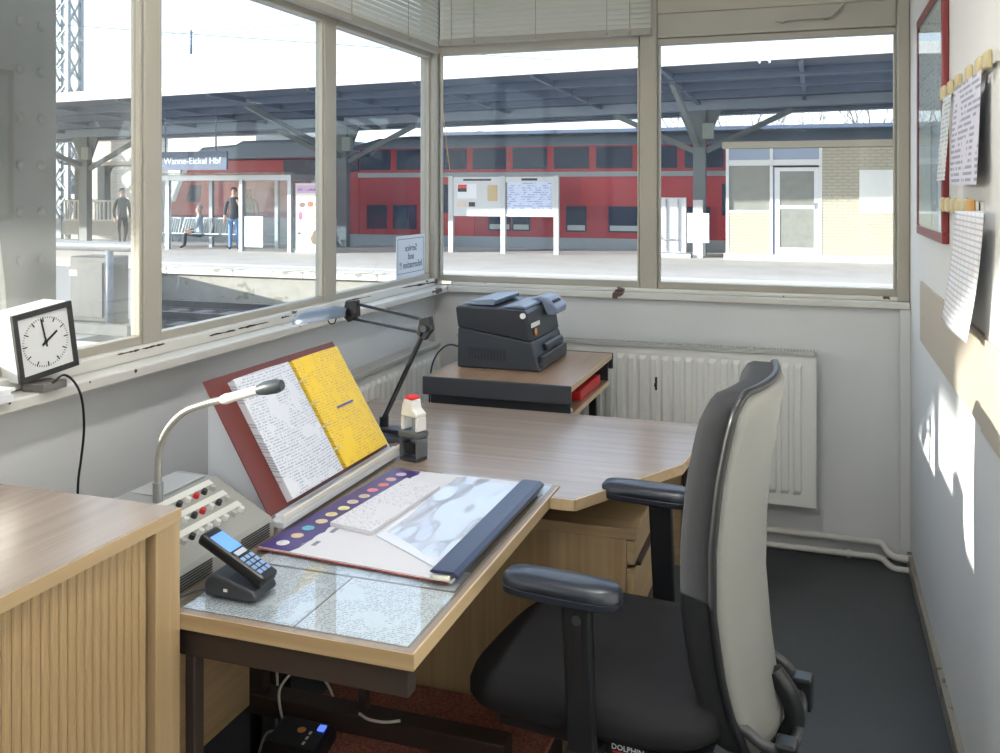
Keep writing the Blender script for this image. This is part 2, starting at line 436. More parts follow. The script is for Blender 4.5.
# ================================================================== THE ROOM
XL, XR, YB = -1.66, 0.352, 3.933
YR, ZC = -1.5, 2.72
struct('floor', MB().box(XL, XR, YR, YB, -0.12, 0), rubber_floor(), 'dark studded rubber floor of the office', 'floor')
struct('ceiling', MB().box(XL - .14, XR + .14, YR - .14, YB + .14, ZC, ZC + .12), wall_m, 'plain white ceiling above the office', 'ceiling')
struct('wall_left', MB().box(XL - .12, XL, YR, YB + .12, -.12, 0.985), wall_m, 'low white wall beneath the long side windows', 'wall')
struct('wall_back', MB().box(XL, XR, YB, YB + .12, -.12, 0.985), wall_m, 'low white wall behind the ribbed radiator', 'wall')
struct('wall_right', MB().box(XR, XR + .12, YR, YB + .12, -.12, ZC).box(XR - .006, XR, YR, 2.215, -.1, ZC), wall_m, 'white wall carrying the notice sheets and red framed board', 'wall')
struct('wall_rear', MB().box(XL - .12, XR, YR - .12, YR, -.12, ZC), wall_m, 'plain white wall closing the office behind the cabinet', 'wall')
struct('baseboard_right', MB().box(XR - .016, XR - .0005, 2.216, YB - .06, 0.0, 0.055).box(XR - .022, XR - .0065, YR, 2.2155, 0.0, 0.055),
       worn_paint('baseboard_paint', (0.24, 0.22, 0.18), (0.08, 0.07, 0.05), 0.6), 'worn grey brown baseboard along the right wall', 'baseboard')
# window sills
struct('trim_1', MB().box(XL - .02, XL + .075, YR, YB - .001, 0.985, 1.012).box(XL - .02, XL + .012, YR, YB - .001, 1.012, 1.045), sill_m,
       'chipped white window sill below the side windows', 'window sill', bevel=.004)
struct('trim_2', MB().box(XL + .076, XR - .001, YB - .035, YB + .05, 0.985, 1.012).box(XL + .076, XR - .001, YB, YB + .05, 1.012, 1.03), sill_m,
       'narrow worn window sill below the back windows', 'window sill', bevel=.004)
# flaked paint along the side sill
chip_m = plain('bare_wood_chip', (.05, .028, .018), .8, var=.4, scale=60)
sill_o = bpy.data.objects['trim_1']
for (xa, ya, xb, yb, wd) in ((117, 353, 140, 348, .004), (142, 347, 165, 343, .005), (209, 336, 236, 330, .004), (238, 329, 269, 322, .005), (281, 318, 290, 316, .004), (346, 301, 372, 296, .003), (401, 288, 437, 282, .006)):
    a, b = atx(xa, ya, XL + .0124), atx(xb, yb, XL + .0124); up_, dn_ = [], []
    for k in range(11):
        p = a.lerp(b, k / 10); z = min(max(p.z, 1.020), 1.038); h_ = wd * random.uniform(.35, 1.0) * (1 if 0 < k < 10 else .2)
        up_.append((p.y, z + h_)); dn_.append((p.y, z - h_ * random.uniform(.3, 1)))
    MB().prism(up_ + dn_[::-1], 'x', XL + .0121, XL + .0126).build('paint_chip', chip_m, sill_o)
for (xa, ya, r_) in ((136, 371, .006), (90, 381, .003), (10, 402, .003), (300, 325, .003)):
    a = atx(xa, ya, XL + .0756)
    MB().prism([(a.y + r_ * random.uniform(.7, 1.2) * math.cos(k), min(max(a.z, .992), 1.006) + .8 * r_ * random.uniform(.7, 1.2) * math.sin(k)) for k in [j * .785 for j in range(8)]], 'x', XL + .0751, XL + .0756).build('paint_chip', chip_m, sill_o)
# posts between panes
TOPZ = 2.085
def post(n, x0, x1, y0, y1, label, z1=ZC):
    return struct('trim_%d' % n, MB().box(x0, x1, y0, y1, 1.012, z1), frame_m, label, 'window post', bevel=.006)
post(3, XL - .040, XL - .005, 1.988, 2.052, 'beige window post nearest the cube clock')
post(4, XL - .045, XL - .005, 2.932, 3.012, 'beige window post between the cube clock side and the paper sign side')
post(5, XL - .06, XL + .012, 3.897, YB + .06, 'beige corner post where the side and back windows meet')
post(6, -.712, -.637, YB + .002, YB + .06, 'wide beige post between the two back windows')
post(7, .305, XR - .001, YB - .012, YB + .06, 'beige post between the back window and right wall')
# back right corner pipe casing
struct('trim_8', MB().box(.315, XR - .001, YB - .03, YB - .0125, 0.0, 0.984), wall_m, 'white painted casing in the back right corner', 'casing')
def window(n, axis, c, a, b, z0, z1, m, label, depth=.03, w=.028):
    """one glazed light: frame bars (root mesh) and its pane; axis = wall plane normal"""
    mb = MB()
    def bx(u0, u1, v0, v1):
        if axis == 'x': mb.box(c - depth, c, u0, u1, v0, v1)
        else: mb.box(u0, u1, c, c + depth, v0, v1)
    bx(a, b, z0, z0 + w); bx(a, b, z1 - w, z1); bx(a, a + w * .35, z0 + w, z1 - w); bx(b - w * .35, b, z0 + w, z1 - w)
    fr = mb.build('window_%d' % n, frame_m, None, bevel=.003)
    tag(fr, label, 'window', kind='structure')
    g = MB()
    if axis == 'x': g.box(c - depth * .62, c - depth * .45, a + w * .35, b - w * .35, z0 + w, z1 - w)
    else: g.box(a + w * .35, b - w * .35, c + depth * .45, c + depth * .62, z0 + w, z1 - w)
    g.build('pane', m, fr)
    return fr
LC = XL - .01
window(1, 'x', LC, -1.3, 0.0, 1.04, 2.55, pane_l, 'side window far behind the desk')
window(2, 'x', LC, 0.09, 1.986, 1.04, 2.55, pane_l, 'side window right behind the cube clock')
window(3, 'x', LC, 2.054, 2.930, 1.04, 2.55, pane_m, 'side window looking onto the platform shelter')
window(4, 'x', LC, 3.014, 3.895, 1.04, 2.55, pane_m, 'side window carrying the small paper sign')
post(9, XL - .055, XL - .005, 0.002, 0.088, 'beige window post beside the tambour cabinet')
post(15, XL - .055, XL - .005, YR, -1.302, 'beige window post at the rear wall')
BC = YB + .012
window(5, 'y', BC, -1.645, -.714, 1.03, 2.55, pane_m, 'back window facing the notice boards and train')
window(6, 'y', BC, -.635, .303, 1.03, 2.095, pane_m, 'back window facing the brick kiosk')
# headers above
struct('trim_10', MB().box(XL - .08, XL - .005, YR, YB + .06, 2.552, ZC), frame_m, 'beige header above the side windows', 'header')
struct('trim_11', MB().box(-1.644, -.713, YB + .003, YB + .08, 2.552, ZC), frame_m, 'beige header above the back window behind the blind', 'header')
struct('trim_12', MB().box(-.636, .304, YB + .002, YB + .055, 2.097, 2.20), frame_m, 'beige rail above the kiosk side window', 'rail', bevel=.004)
struct('trim_13', MB().box(-.636, .304, YB + .008, YB + .055, 2.202, ZC - .002), panel_m, 'stained beige panel filling the space above the kiosk side window', 'panel')
# left lights have a horizontal bar where the blind ends
struct('trim_14', MB().box(XL - .052, XL - .002, 2.056, 2.928, 2.055, 2.10).box(XL - .052, XL - .002, 3.016, 3.893, 2.055, 2.10).box(XL - .052, XL - .002, .092, 1.984, 2.055, 2.10), frame_m,
       'beige cross bars of the side windows below the blind', 'rail', bevel=.004)
struct('trim_16', MB().box(-1.643, -.715, YB + .004, YB + .054, 2.072, 2.115), frame_m, 'beige cross bar of the back window below the blind', 'rail', bevel=.004)
# stay bar on the transom panel
t = thing('window_stay', 'painted metal stay bar on the beige panel above the window', 'window stay', aty(810, 17, YB - .002))
p0, p1 = aty(775, 20, YB - .02), aty(835, 15, YB - .02)
MB().bar(p0, p1, .008, .014).build('bar', frame_m, t)
for q in (.12, .85):
    c = p0.lerp(p1, q)
    MB().cyl(c, c + Vector((0, .028, 0)), .012, n=10).build('pivot', frame_m, t, smooth=True, auto=40)
MB().bar(p1 + Vector((-.02, -.003, -.005)), p1 + Vector((.03, -.003, .045)), .012, .012).build('handle', frame_m, t)

# ------------------------------------------------------------------ venetian blinds
blind_m = plain('blind_slat', (0.52, 0.52, 0.46), 0.45, var=0.03)
cord_m = plain('blind_cord', (0.30, 0.26, 0.20), 0.8)
rail_m = plain('blind_rail', (0.33, 0.31, 0.27), 0.45)
def blind(label, axis, c, a, b, zb, cords):
    o = thing('venetian_blind', label, 'blind', ((c, (a + b) / 2, zb) if axis == 'x' else ((a + b) / 2, c, zb)), group='closed venetian blinds above the windows')
    L = b - a
    def B(u0, u1, w0, w1, z0, z1):
        return MB().box(c + w0, c + w1, a + u0, a + u1, z0, z1) if axis == 'x' else MB().box(a + u0, a + u1, c + w0, c + w1, z0, z1)
    B(0, L, -.014, .014, zb, zb + .03).build('bottom_rail', rail_m, o, bevel=.004)
    B(0, L, -.02, .02, 2.66, 2.70).build('head_rail', rail_m, o, bevel=.003)
    # one curved slat, tilted nearly shut
    n = 6; mb = MB(); prof = []
    for k in range(n + 1):
        q = k / n - .5
        prof.append((-.0135 * q + .0036 * (1 - 4 * q * q), .0270 * q))
    prof2 = [(w + .0008, z) for w, z in prof[::-1]]
    sgn = 1 if axis == 'x' else -1
    poly = [(sgn * w, z) for w, z in prof + prof2]
    if axis == 'x': mb.prism([(w, z) for w, z in poly], 'y', -L / 2 + .004, L / 2 - .004)
    else: mb.prism([(w, z) for w, z in poly], 'x', -L / 2 + .004, L / 2 - .004)
    me = mb.mesh('slat', blind_m)
    z = .044
    while zb + z < 2.655:
        inst('slat', me, o, (0, 0, z)); z += .0222
    side = .009 if axis == 'x' else -.009
    for q in cords:
        if axis == 'x': MB().cyl((c + side, a + q, zb + .02), (c + side, a + q, 2.66), .0016, n=5).build('ladder_cord', cord_m, o)
        else: MB().cyl((a + q, c + side, zb + .02), (a + q, c + side, 2.66), .0016, n=5).build('ladder_cord', cord_m, o)
        p = (c + side * 1.7, a + q, zb + .012) if axis == 'x' else (a + q, c + side * 1.7, zb + .012)
        MB().ell(p, (.008, .008, .006), 8).build('cord_plug', rail_m, o, smooth=True)
    return o
bl = blind('closed grey venetian blind above the side windows', 'x', XL + .03, .1, 3.885, 2.07, (.6, 1.6, 2.35, 2.95, 3.45))
bb = blind('closed grey venetian blind above the back window beside the corner', 'y', YB - .022, -1.628, -.655, 2.108, (.06, .17, .46, .78, .88))
MB().tube(bez([aty(440, 48, YB - .045), aty(441, 80, YB - .045), aty(445, 130, YB - .045), aty(450, 170, YB - .045)]), .002, 5).build('pull_cord', plain('tan_cord', (.45, .30, .13), .8), bb)

# ------------------------------------------------------------------ radiators and pipes
def radiator(label, axis, c0, c1, a, b, z0, z1):
    """panel radiator: ribbed face at c1, back at c0"""
    o = thing('panel_radiator', label, 'radiator', ((c0 + c1) / 2, (a + b) / 2, z0) if axis == 'x' else ((a + b) / 2, (c0 + c1) / 2, z0), group='ribbed panel radiators')
    s = 1 if c1 > c0 else -1
    def pt(u, w, z): return (c1 + s * w, u, z) if axis == 'x' else (u, c1 + s * w, z)
    mb = MB(); L = b - a; pitch = .047
    nr = int((L - .05) / pitch); st = (L - nr * pitch) / 2
    zs = [(z0, 0), (z0 + .045, 0), (z0 + .062, 1), (z1 - .062, 1), (z1 - .045, 0), (z1, 0)]
    us = [(a, 0)]
    for k in range(nr):
        u = a + st + k * pitch
        us += [(u + .006, 0), (u + .014, 1), (u + .034, 1), (u + .042, 0)]
    us.append((b, 0))
    vs = [pt(u, -.009 * (1 - 0) + .009 * h * g, z) for z, g in zs for u, h in us]
    nu = len(us)
    fs = [(j * nu + i, j * nu + i + 1, (j + 1) * nu + i + 1, (j + 1) * nu + i) for j in range(len(zs) - 1) for i in range(nu - 1)]
    mb.add(vs, fs); mb.build('front_panel', rad_m, o)
    def bx(u0, u1, w0, w1, za, zb):
        p, q = pt(u0, w0, za), pt(u1, w1, zb)
        return MB().box(min(p[0], q[0]), max(p[0], q[0]), min(p[1], q[1]), max(p[1], q[1]), za, zb)
    d = abs(c1 - c0)
    bx(a + .01, b - .01, -d, -d + .012, z0 + .01, z1 - .01).build('rear_panel', rad_m, o)
    for u in (a, b - .004): bx(u, u + .004, -d, 0, z0, z1).build('side_cover', rad_m, o)
    # top grille of cross bars
    g = MB(); u = a + .006
    while u < b - .008:
        p, q = pt(u, -d + .006, z1 - .004), pt(u + .006, -.004, z1)
        g.box(min(p[0], q[0]), max(p[0], q[0]), min(p[1], q[1]), max(p[1], q[1]), z1 - .004, z1); u += .0125
    p, q = pt(a, -.012, z1 - .012), pt(b, 0, z1 + .002)
    g.box(min(p[0], q[0]), max(p[0], q[0]), min(p[1], q[1]), max(p[1], q[1]), z1 - .012, z1 + .002)
    go = g.build('top_grille', plain('grille_grey', (.42, .42, .39), .5), o)
    for u in (a + .15, b - .15):
        bx(u, u + .03, -d - .026, -d, z0 + .1, z1 - .06).build('wall_bracket', rad_m, o)
    return o, pt
rb, rpt = radiator('wide white ribbed radiator below the back windows', 'y', 3.885, 3.80, -1.50, 0.005, .205, .812)
c = aty(656, 384, 3.797)
MB().box(c.x - .004, c.x + .004, 3.795, 3.8045, c.z - .025, c.z + .028).box(c.x - .007, c.x + .003, 3.793, 3.797, c.z - .012, c.z + .004).build('paint_chip_clip', black_m, rb)
radiator('white ribbed radiator below the side window beside the desk lamp', 'x', XL + .03, XL + .115, 2.45, 3.72, .18, .785)
pipe_m = worn_paint('pipe_paint', (0.58, 0.56, 0.52), (.25, .13, .09), 0.68, .45)
for lab, zz, yy in (('upper beige heating pipe running along the back wall', .072, 3.895), ('lower beige heating pipe running along the floor', .020, 3.875)):
    t = thing('heating_pipe', lab, 'pipe', (-.6, yy, zz), group='heating pipes along the back wall')
    e = .024 if zz > .05 else 0.012
    MB().tube([(-1.3, yy, zz), (.20, yy, zz)] + bez([(.225, yy, zz), (.25, yy - .01, zz - .003), (.268, yy - .035, zz - e), (.288, yy - .06, zz - e * 1.2), (.31, yy - .065, zz - e * 1.2), (.350, yy - .065, zz - e * 1.2)], 5), .0135 if zz > .05 else .012, 12).build('pipe_run', pipe_m, t, smooth=True, auto=50)
    for x in (-.9, .12): MB().cyl((x, yy, zz), (x + .012, yy, zz), .0175, n=12).build('pipe_clip', pipe_m, t)

# ------------------------------------------------------------------ tambour cabinet
cx0, cx1, cy0, cy1, cz = -1.60, -1.033, .42, 1.322, .905
t = thing('tambour_cabinet', 'oak veneer tambour cabinet with ribbed sliding front beside the desk', 'cabinet', ((cx0 + cx1) / 2, (cy0 + cy1) / 2, 0))
MB().box(cx0, cx1, cy0, cy1, cz - .022, cz).build('top_panel', top_y, t, bevel=.002)
MB().box(cx1 + .0003, cx1 + .003, cy0, cy1, cz - .022, cz - .0005).build('edge_band', oak_y, t)
MB().box(cx0, cx1 + .001, cy1 - .062, cy1 - .0005, .03, cz - .0225).build('side_panel', oak_z, t, bevel=.002)
MB().box(cx0, cx1 + .001, cy0 + .0005, cy0 + .03, .03, cz - .0225).build('side_panel', oak_z, t, bevel=.002)
MB().box(cx0, cx0 + .012, cy0 + .031, cy1 - .063, .03, cz - .0225).build('back_panel', oak_z, t)
MB().box(cx0 + .03, cx1 - .03, cy0 + .01, cy1 - .01, 0, .0295).build('plinth', brown_m, t)
MB().box(cx0 + .013, cx1 - .02, cy0 + .031, cy1 - .063, .0305, .05).build('floor_panel', oak_y, t)
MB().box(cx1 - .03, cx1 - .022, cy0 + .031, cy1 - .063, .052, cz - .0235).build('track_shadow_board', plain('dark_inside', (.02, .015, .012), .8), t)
sl = MB().prism([(cx1 - .0215, 0), (cx1 - .0120, .0002), (cx1 - .0095, .0030), (cx1 - .0088, .0080), (cx1 - .0095, .0132), (cx1 - .0120, .0160), (cx1 - .0215, .0162)], 'z', .056, cz - .026)
me = sl.mesh('tambour_slat', oak_z, inv=Matrix.Translation((0, 0, 0)))
y = cy1 - .088
while y > cy0 + .035:
    inst('tambour_slat', me, t, Vector((0, y, 0)) - t.location); y -= .0168

# ------------------------------------------------------------------ writing desk and the things on it
dx0, dx1, dy0, dy1, dz = -1.44, -.600, 1.328, 2.195, .720
t = thing('writing_desk', 'oak topped writing desk with brown steel legs and glass cover', 'desk', ((dx0 + dx1) / 2, (dy0 + dy1) / 2, 0))
MB().box(dx0, dx1, dy0, dy1, dz - .025, dz).build('desktop', top_y, t, bevel=.002)
MB().box(dx1 + .0004, dx1 + .004, dy0, dy1, dz - .0255, dz + .0006).build('edge_band', lip_m, t)
MB().box(dx0, dx1 + .004, dy0 - .004, dy0 - .0004, dz - .0255, dz + .0006).build('edge_band', oak_x, t)
zt = dz - .0255
MB().box(dx0 + .03, dx1 - .015, dy0 + .02, dy0 + .05, zt - .058, zt).build('apron_rail', brown_m, t, bevel=.002)
MB().box(dx0 + .03, dx1 - .05, dy1 - .20, dy1 - .17, zt - .058, zt).build('apron_rail', brown_m, t, bevel=.002)
MB().box(dx0 + .05, dx0 + .08, dy0 + .051, dy1 - .201, zt - .058, zt).build('apron_rail', brown_m, t, bevel=.002)
for yy in (dy0 + .035, dy1 - .185):
    for x0, x1 in ((-1.375, -1.31), (-1.044, -1.024)):
        MB().box(x0, x1, yy - .014, yy + .014, .19, zt - .0585).build('leg', brown_m, t, bevel=.003)
    MB().box(-1.38, -.665, yy - .03, yy + .03, .141, .1895).build('foot', brown_m, t, bevel=.004)
    for x in (-1.34, -.70): MB().cyl((x, yy, .0), (x, yy, .141), .016, n=10).build('levelling_pad', black_m, t)
MB().box(-1.352, -1.335, dy0 + .07, dy1 - .22, .165, .64).build('modesty_panel', oak_y, t, bevel=.001)

# sheets lying under the glass
pr_a = printed('timetable_print', (0.70, 0.73, 0.78), (0.22, 0.23, 0.28), .0052, .53, 0, 1, 260, .55, blocks=14)
pr_b = printed('form_print', (0.74, 0.76, 0.80), (0.30, 0.31, 0.36), .0060, .50, 0, 1, 220, .55, blocks=12)
def sheet(name, w, h, m, M, parent=None, thick=.0006, curl=0.0, n=8):
    """sheet of paper in its own XY plane (x right, y up), placed by matrix M"""
    mb = MB()
    mb.grid(lambda u, v: Vector(((u - .5) * w, (v - .5) * h, curl * (4 * (u - .5) ** 2) + thick / 2)), n if curl else 1, 1)
    mb.grid(lambda u, v: Vector(((u - .5) * w, (v - .5) * h, curl * (4 * (u - .5) ** 2) - thick / 2)), n if curl else 1, 1)
    mb2 = MB(); mb2.prism([(-w / 2, -h / 2), (w / 2, -h / 2), (w / 2, h / 2), (-w / 2, h / 2)], 'z', -thick / 2, thick / 2)
    src = mb if curl else mb2
    o = bpy.data.objects.new(name, src.mesh(name, m)); COL.objects.link(o); o.parent = parent
    if parent is not None: M = wmat(parent).inverted() @ M
    o.matrix_local = M
    o.location, o.rotation_euler = M.to_translation(), M.to_euler()
    return o
def flat(x, y, z, rz): return Matrix.Translation((x, y, z)) @ Matrix.Rotation(rz, 4, 'Z')
zp = dz + .0012
for (x, y, w, h, rz, m, lab) in ((-.935, 1.447, .22, .205, 0, pr_a, 'printed timetable sheet under the glass beside the phone'),
                          (-.718, 1.447, .205, .205, 0, pr_b, 'printed list sheet under the glass at the desk corner'),
                          (-.83, 1.60, .42, .085, 0, pr_a, 'narrow printed strip under the glass below the calendar')):
    tag(sheet('paper_sheet', w, h, m, flat(x, y, zp, rz)), lab, 'paper', 'papers under the glass')
gp = MB().box(-1.055, dx1 - .008, dy0 + .012, dy1 - .008, dz + .0022, dz + .0072).build('glass_plate', clear_m, bevel=.001)
tag(gp, 'clear glass plate covering the desk top and its papers', 'glass plate')
ZG = dz + .0075

# desk calendar pad
t = thing('desk_calendar', 'large paper desk calendar with a purple strip of round pictures', 'calendar', (-.845, 1.87, ZG))
Mcal = [(-1.062, 1.603), (-.632, 1.572), (-.626, 2.163), (-1.025, 2.163)]
def quadslab(pts, z0, z1): 
    return MB().prism(pts, 'z', z0, z1)
quadslab(Mcal, ZG, ZG + .004).build('page_block', plain('calendar_page', (.66, .66, .70), .6, var=.02), t)
quadslab([(x - .004, y - .004) for x, y in Mcal[:2]] + [(x, y) for x, y in Mcal[2:]], ZG - .0001, ZG + .0012).build('backing_card', plain('card_red_brown', (.25, .06, .05), .7), t)
n = 24; a0, b0 = Vector((-1.062, 1.603)), Vector((-1.025, 2.163))
poly = [a0, b0]
side = Vector((1, -.066)).normalized()
for k in range(n + 1):
    q = b0.lerp(a0, k / n)
    w = .073 + (.007 if k % 2 else 0)
    poly.append(q + side * w)
quadslab([tuple(p) for p in poly], ZG + .0042, ZG + .0048).build('picture_strip', plain('purple_print', (.05, .028, .16), .35, var=.3, scale=9), t)
cols = [(.8, .75, .7), (.7, .5, .3), (.1, .5, .6), (.75, .6, .3), (.8, .6, .3), (.8, .7, .3), (.6, .55, .4), (.6, .5, .35), (.7, .2, .25), (.8, .15, .1), (.8, .4, .3), (.8, .5, .6)]
for k in range(12):
    q = a0.lerp(b0, (k + .7) / 12.6) + side * (.036 + .004 * (k % 2))
    MB().lathe([(.0135, 0), (.0135, .0005)], (q.x, q.y, ZG + .0049), 14).build('picture_disc', plain('disc_%d' % k, cols[k], .4, var=.5, scale=70), t)
for k in range(5):
    y = 1.60 + .1 * k
# thin print rules on the page
r = MB()
r.box(-.985, -.98, 1.62, 2.14, ZG + .0041, ZG + .0044)
for k in range(7): r.box(-.965, -.955, 1.64 + k * .075, 1.665 + k * .075, ZG + .0041, ZG + .0044)
r.build('printed_rules', plain('rule_ink', (.2, .2, .25), .6), t)
# notepad
pd = thing('note_pad', 'thin note pad of ruled sheets lying on the desk calendar', 'note pad', (-.91, 1.9, ZG + .0052))
np_ = [(-.979, 1.745), (-.872, 1.725), (-.850, 2.045), (-.952, 2.075)]
quadslab(np_, ZG + .0052, ZG + .0135).build('sheet_block', plain('pad_paper', (.68, .66, .69), .6, var=.03), pd)
quadslab([(x, y) for x, y in np_], ZG + .0136, ZG + .0139).build('top_sheet', printed('pad_print', (.68, .68, .72), (.3, .3, .38), .0065, .42, 1, 0, 150), pd)
# clear plastic folder with sheet, navy spine bar
pf = thing('plastic_folder', 'clear plastic folder with a navy slide bar on the desk calendar', 'folder', (-.76, 1.88, ZG + .0052))
fz = ZG + .0060
foil = glassy('crumpled_foil', (.9, .93, .98), .05, (.8, .85, .95), 1.6, False, .12)
quadslab([(-.862, 1.728), (-.655, 1.60), (-.655, 2.145), (-.842, 2.11)], fz - .0006, fz).build('white_sheet', plain('folder_sheet', (.74, .77, .84), .35, var=.03), pf)
mb = MB()
def foilfn(u, v):
    x = -.842 + u * .195 ; y = 1.735 - u * .115 + v * (.40 + u * .10)
    q = math.sin(9 * u + 5 * v) * math.sin(7 * v + 2) * .0035 + math.sin(19 * u - 8 * v) * .0012
    return Vector((x, y, fz + .0065 + q))
mb.grid(foilfn, 26, 40)
mb.build('foil_cover', foil, pf, smooth=True)
MB().prism([(-.676, fz + .011), (-.67, fz + .0155), (-.628, fz + .0155), (-.618, fz + .010), (-.618, fz + .003), (-.624, fz + .003), (-.627, fz + .0102), (-.67, fz + .0085)], 'y', 1.572, 2.135).build('slide_bar', navy_m, pf, bevel=.001)
MB().tube([(-.668, 1.568, fz + .003), (-.65, 1.563, fz + .005), (-.632, 1.566, fz + .006)], .005, 8).build('bar_end', plain('cream_plastic', (.62, .60, .5), .5), pf, smooth=True)

# copy stand with open binder
bs = thing('copy_stand', 'grey sloping copy stand with a front ledge on the desk', 'copy stand', (-1.15, 1.99, ZG))
DZ0 = dz + .0003
th = math.atan2(.165, .27)
def lean(u, v, w):
    """binder plane: u along the desk, v up the slope, w out of the page"""
    return Vector((-1.092 - math.sin(th) * v + math.cos(th) * w, u, .757 + math.cos(th) * v + math.sin(th) * w))
def leanbox(u0, u1, v0, v1, w0, w1):
    mb = MB(); mb.box(u0, u1, v0, v1, w0, w1); mb.v = [lean(*p) for p in mb.v]; return mb
leanbox(1.725, 2.29, -.012, .255, -.020, -.012).build('sloping_plate', ltgrey_m, bs, bevel=.002)
MB().box(-1.100, -1.064, 1.70, 2.305, DZ0 + .011, DZ0 + .026).build('ledge', ltgrey_m, bs, bevel=.003)
MB().box(-1.070, -1.064, 1.70, 2.305, DZ0 + .0262, DZ0 + .040).build('ledge_lip', plain('ledge_white', (.72, .70, .64), .45), bs, bevel=.002)
for uu in (1.727, 2.277):
    MB().prism([(-1.104, DZ0), (-1.104, DZ0 + .03), (-1.118, .757), (-1.253, .98), (-1.275, .97), (-1.275, DZ0)], 'y', uu, uu + .012).build('side_cheek', ltgrey_m, bs, bevel=.002)
bd = thing('ring_binder', 'open red brown ring binder leaning on the grey copy stand', 'binder', (-1.1, 1.99, .76))
cover_m = plain('binder_red_brown', (.115, .020, .014), .45)
leanbox(1.70, 1.985, 0, .325, -.011, -.0085).build('left_cover', cover_m, bd, bevel=.001)
leanbox(1.986, 2.044, 0, .325, -.011, -.0085).build('spine', cover_m, bd)
leanbox(2.045, 2.275, 0, .325, -.011, -.0085).build('right_cover', cover_m, bd, bevel=.001)
def stack(u0, u1, v0, v1, thick, nm, m, bow):
    mb = MB()
    mb.grid(lambda a, b: lean(u0 + (u1 - u0) * a, v0 + (v1 - v0) * b, -.008 + thick * (.85 + bow * math.sin(PI * a))), 8, 1)
    mb.grid(lambda a, b: lean(u0 + (u1 - u0) * a, v0 + (v1 - v0) * b, -.008), 8, 1)
    N = 9
    o = len(mb.v) // 2
    edge = [0 + i for i in range(9)] + [9 + i for i in range(8, -1, -1)]
    fs = []
    for i in range(18):
        a, b = edge[i], edge[(i + 1) % 18]
        fs.append((a, b, b + o, a + o))
    mb.f += [list(f) for f in fs]; mb.m += [0] * len(fs)
    return mb.build(nm, m, bd)
stack(1.775, 2.005, .008, .305, .020, 'left_page_stack', printed('page_print', (.66, .68, .74), (.30, .34, .46), .0058, .52, 1, 2, 240, .45, blocks=16), .3)
stack(2.026, 2.255, .008, .305, .017, 'right_page_stack', printed('yellow_print', (.80, .55, .03), (.52, .32, .10), .0060, .49, 1, 2, 220, .45, blocks=16), .3)
for k in range(4):
    c = lean(2.015, .06 + k * .062, 0)
    pts = [lean(2.015 + .016 * math.cos(a), .06 + k * .062, .004 + .016 * math.sin(a)) for a in [PI * i / 8 for i in range(9)]]
    MB().tube(pts, .0016, 6).build('ring', chrome_m, bd, smooth=True)
leanbox(2.007, 2.023, .03, .30, -.008, -.002).build('ring_mechanism', chrome_m, bd)
leanbox(2.10, 2.185, .148, .153, .0145, .0150).build('blue_bar', plain('blue_ink', (.06, .05, .30), .4), bd)

# announcement console with gooseneck microphone
cn = thing('announcement_console', 'grey sloping announcement console with push buttons and gooseneck microphone', 'intercom', (-1.2, 1.52, ZG))
gy0, gy1 = 1.355, 1.688
prof = [(-1.335, DZ0), (-1.335, .828), (-1.322, .836), (-1.222, .832), (-1.088, .762), (-1.080, .752), (-1.080, DZ0)]
prof = [(x, max(z, DZ0)) for x, z in prof]
MB().prism(prof, 'y', gy0, gy1).build('housing', grey_m, cn, bevel=.004)
sx = Vector((.134, 0, -.070)).normalized()      # down the sloping face
nx = Vector((.070, 0, .134)).normalized()
def face(s, y, h): return Vector((-1.222, y, .832)) + sx * s + nx * h
def fbox(s0, s1, y0, y1, h0, h1):
    mb = MB(); mb.box(s0, s1, y0, y1, h0, h1); mb.v = [face(p.x, p.y, p.z) for p in mb.v]; return mb
bcol = {'w': plain('button_white', (.6, .6, .57), .4), 'r': plain('button_red', (.42, .015, .015), .4), 'k': plain('button_black', (.02, .02, .02), .4), 'g': plain('button_grey', (.36, .36, .34), .4)}
rows = [(.020, 'gkrkgkwrkg'), (.060, 'gwrgwkrwkg'), (.100, 'wrgkwwwwgw')]
for s, row in rows:
    fbox(s - .021, s - .007, gy0 + .03, gy1 - .03, .0002, .0012).build('label_strip', plain('label_strip_white', (.60, .60, .56), .5), cn)
    for k, ch in enumerate(row):
        y = gy0 + .045 + k * .0265
        b0_, b1_ = face(s + .004, y, 0), face(s + .004, y, .009)
        MB().cyl(b0_, b1_, .0068, .0058, 10).build('button', bcol[ch], cn, smooth=True, auto=40)
for y0, y1 in ((gy0 + .02, gy0 + .12), (gy1 - .12, gy1 - .02)):
    for k in range(6):
        MB().box(-1.0795, -1.0785, y0, y1, DZ0 + .006 + k * .0052, DZ0 + .0085 + k * .0052).build('vent_slot', black_m, cn)
MB().box(-1.318, -1.24, gy1 - .16, gy1 - .02, .8345, .8365).build('rear_lid', plain('console_lid', (.33, .33, .32), .35), cn)
mp = [aty(x, y, 1.51) for x, y in ((158, 492), (159, 455), (166, 432), (183, 413), (205, 404), (226, 399))]
MB().cyl((mp[0].x, 1.51, .826), (mp[0].x, 1.51, mp[0].z + .02), .0105, n=12).build('mic_socket', steel_m, cn, smooth=True, auto=40)
MB().tube(bez(mp, 8), .0072, 10).build('gooseneck', plain('gooseneck_grey', (.36, .35, .32), .4, .5), cn, smooth=True, auto=50)
h0, h1, h2, h3 = (aty(x, y, 1.51) for x, y in ((222, 400), (258, 390), (266, 388), (282, 385)))
MB().tube([h0, h0.lerp(h1, .12), h0.lerp(h1, .3), h1], [.0085, .0105, .0092, .0092], 14).build('microphone_body', plain('mic_cream', (.68, .67, .61), .35), cn, smooth=True, auto=50)
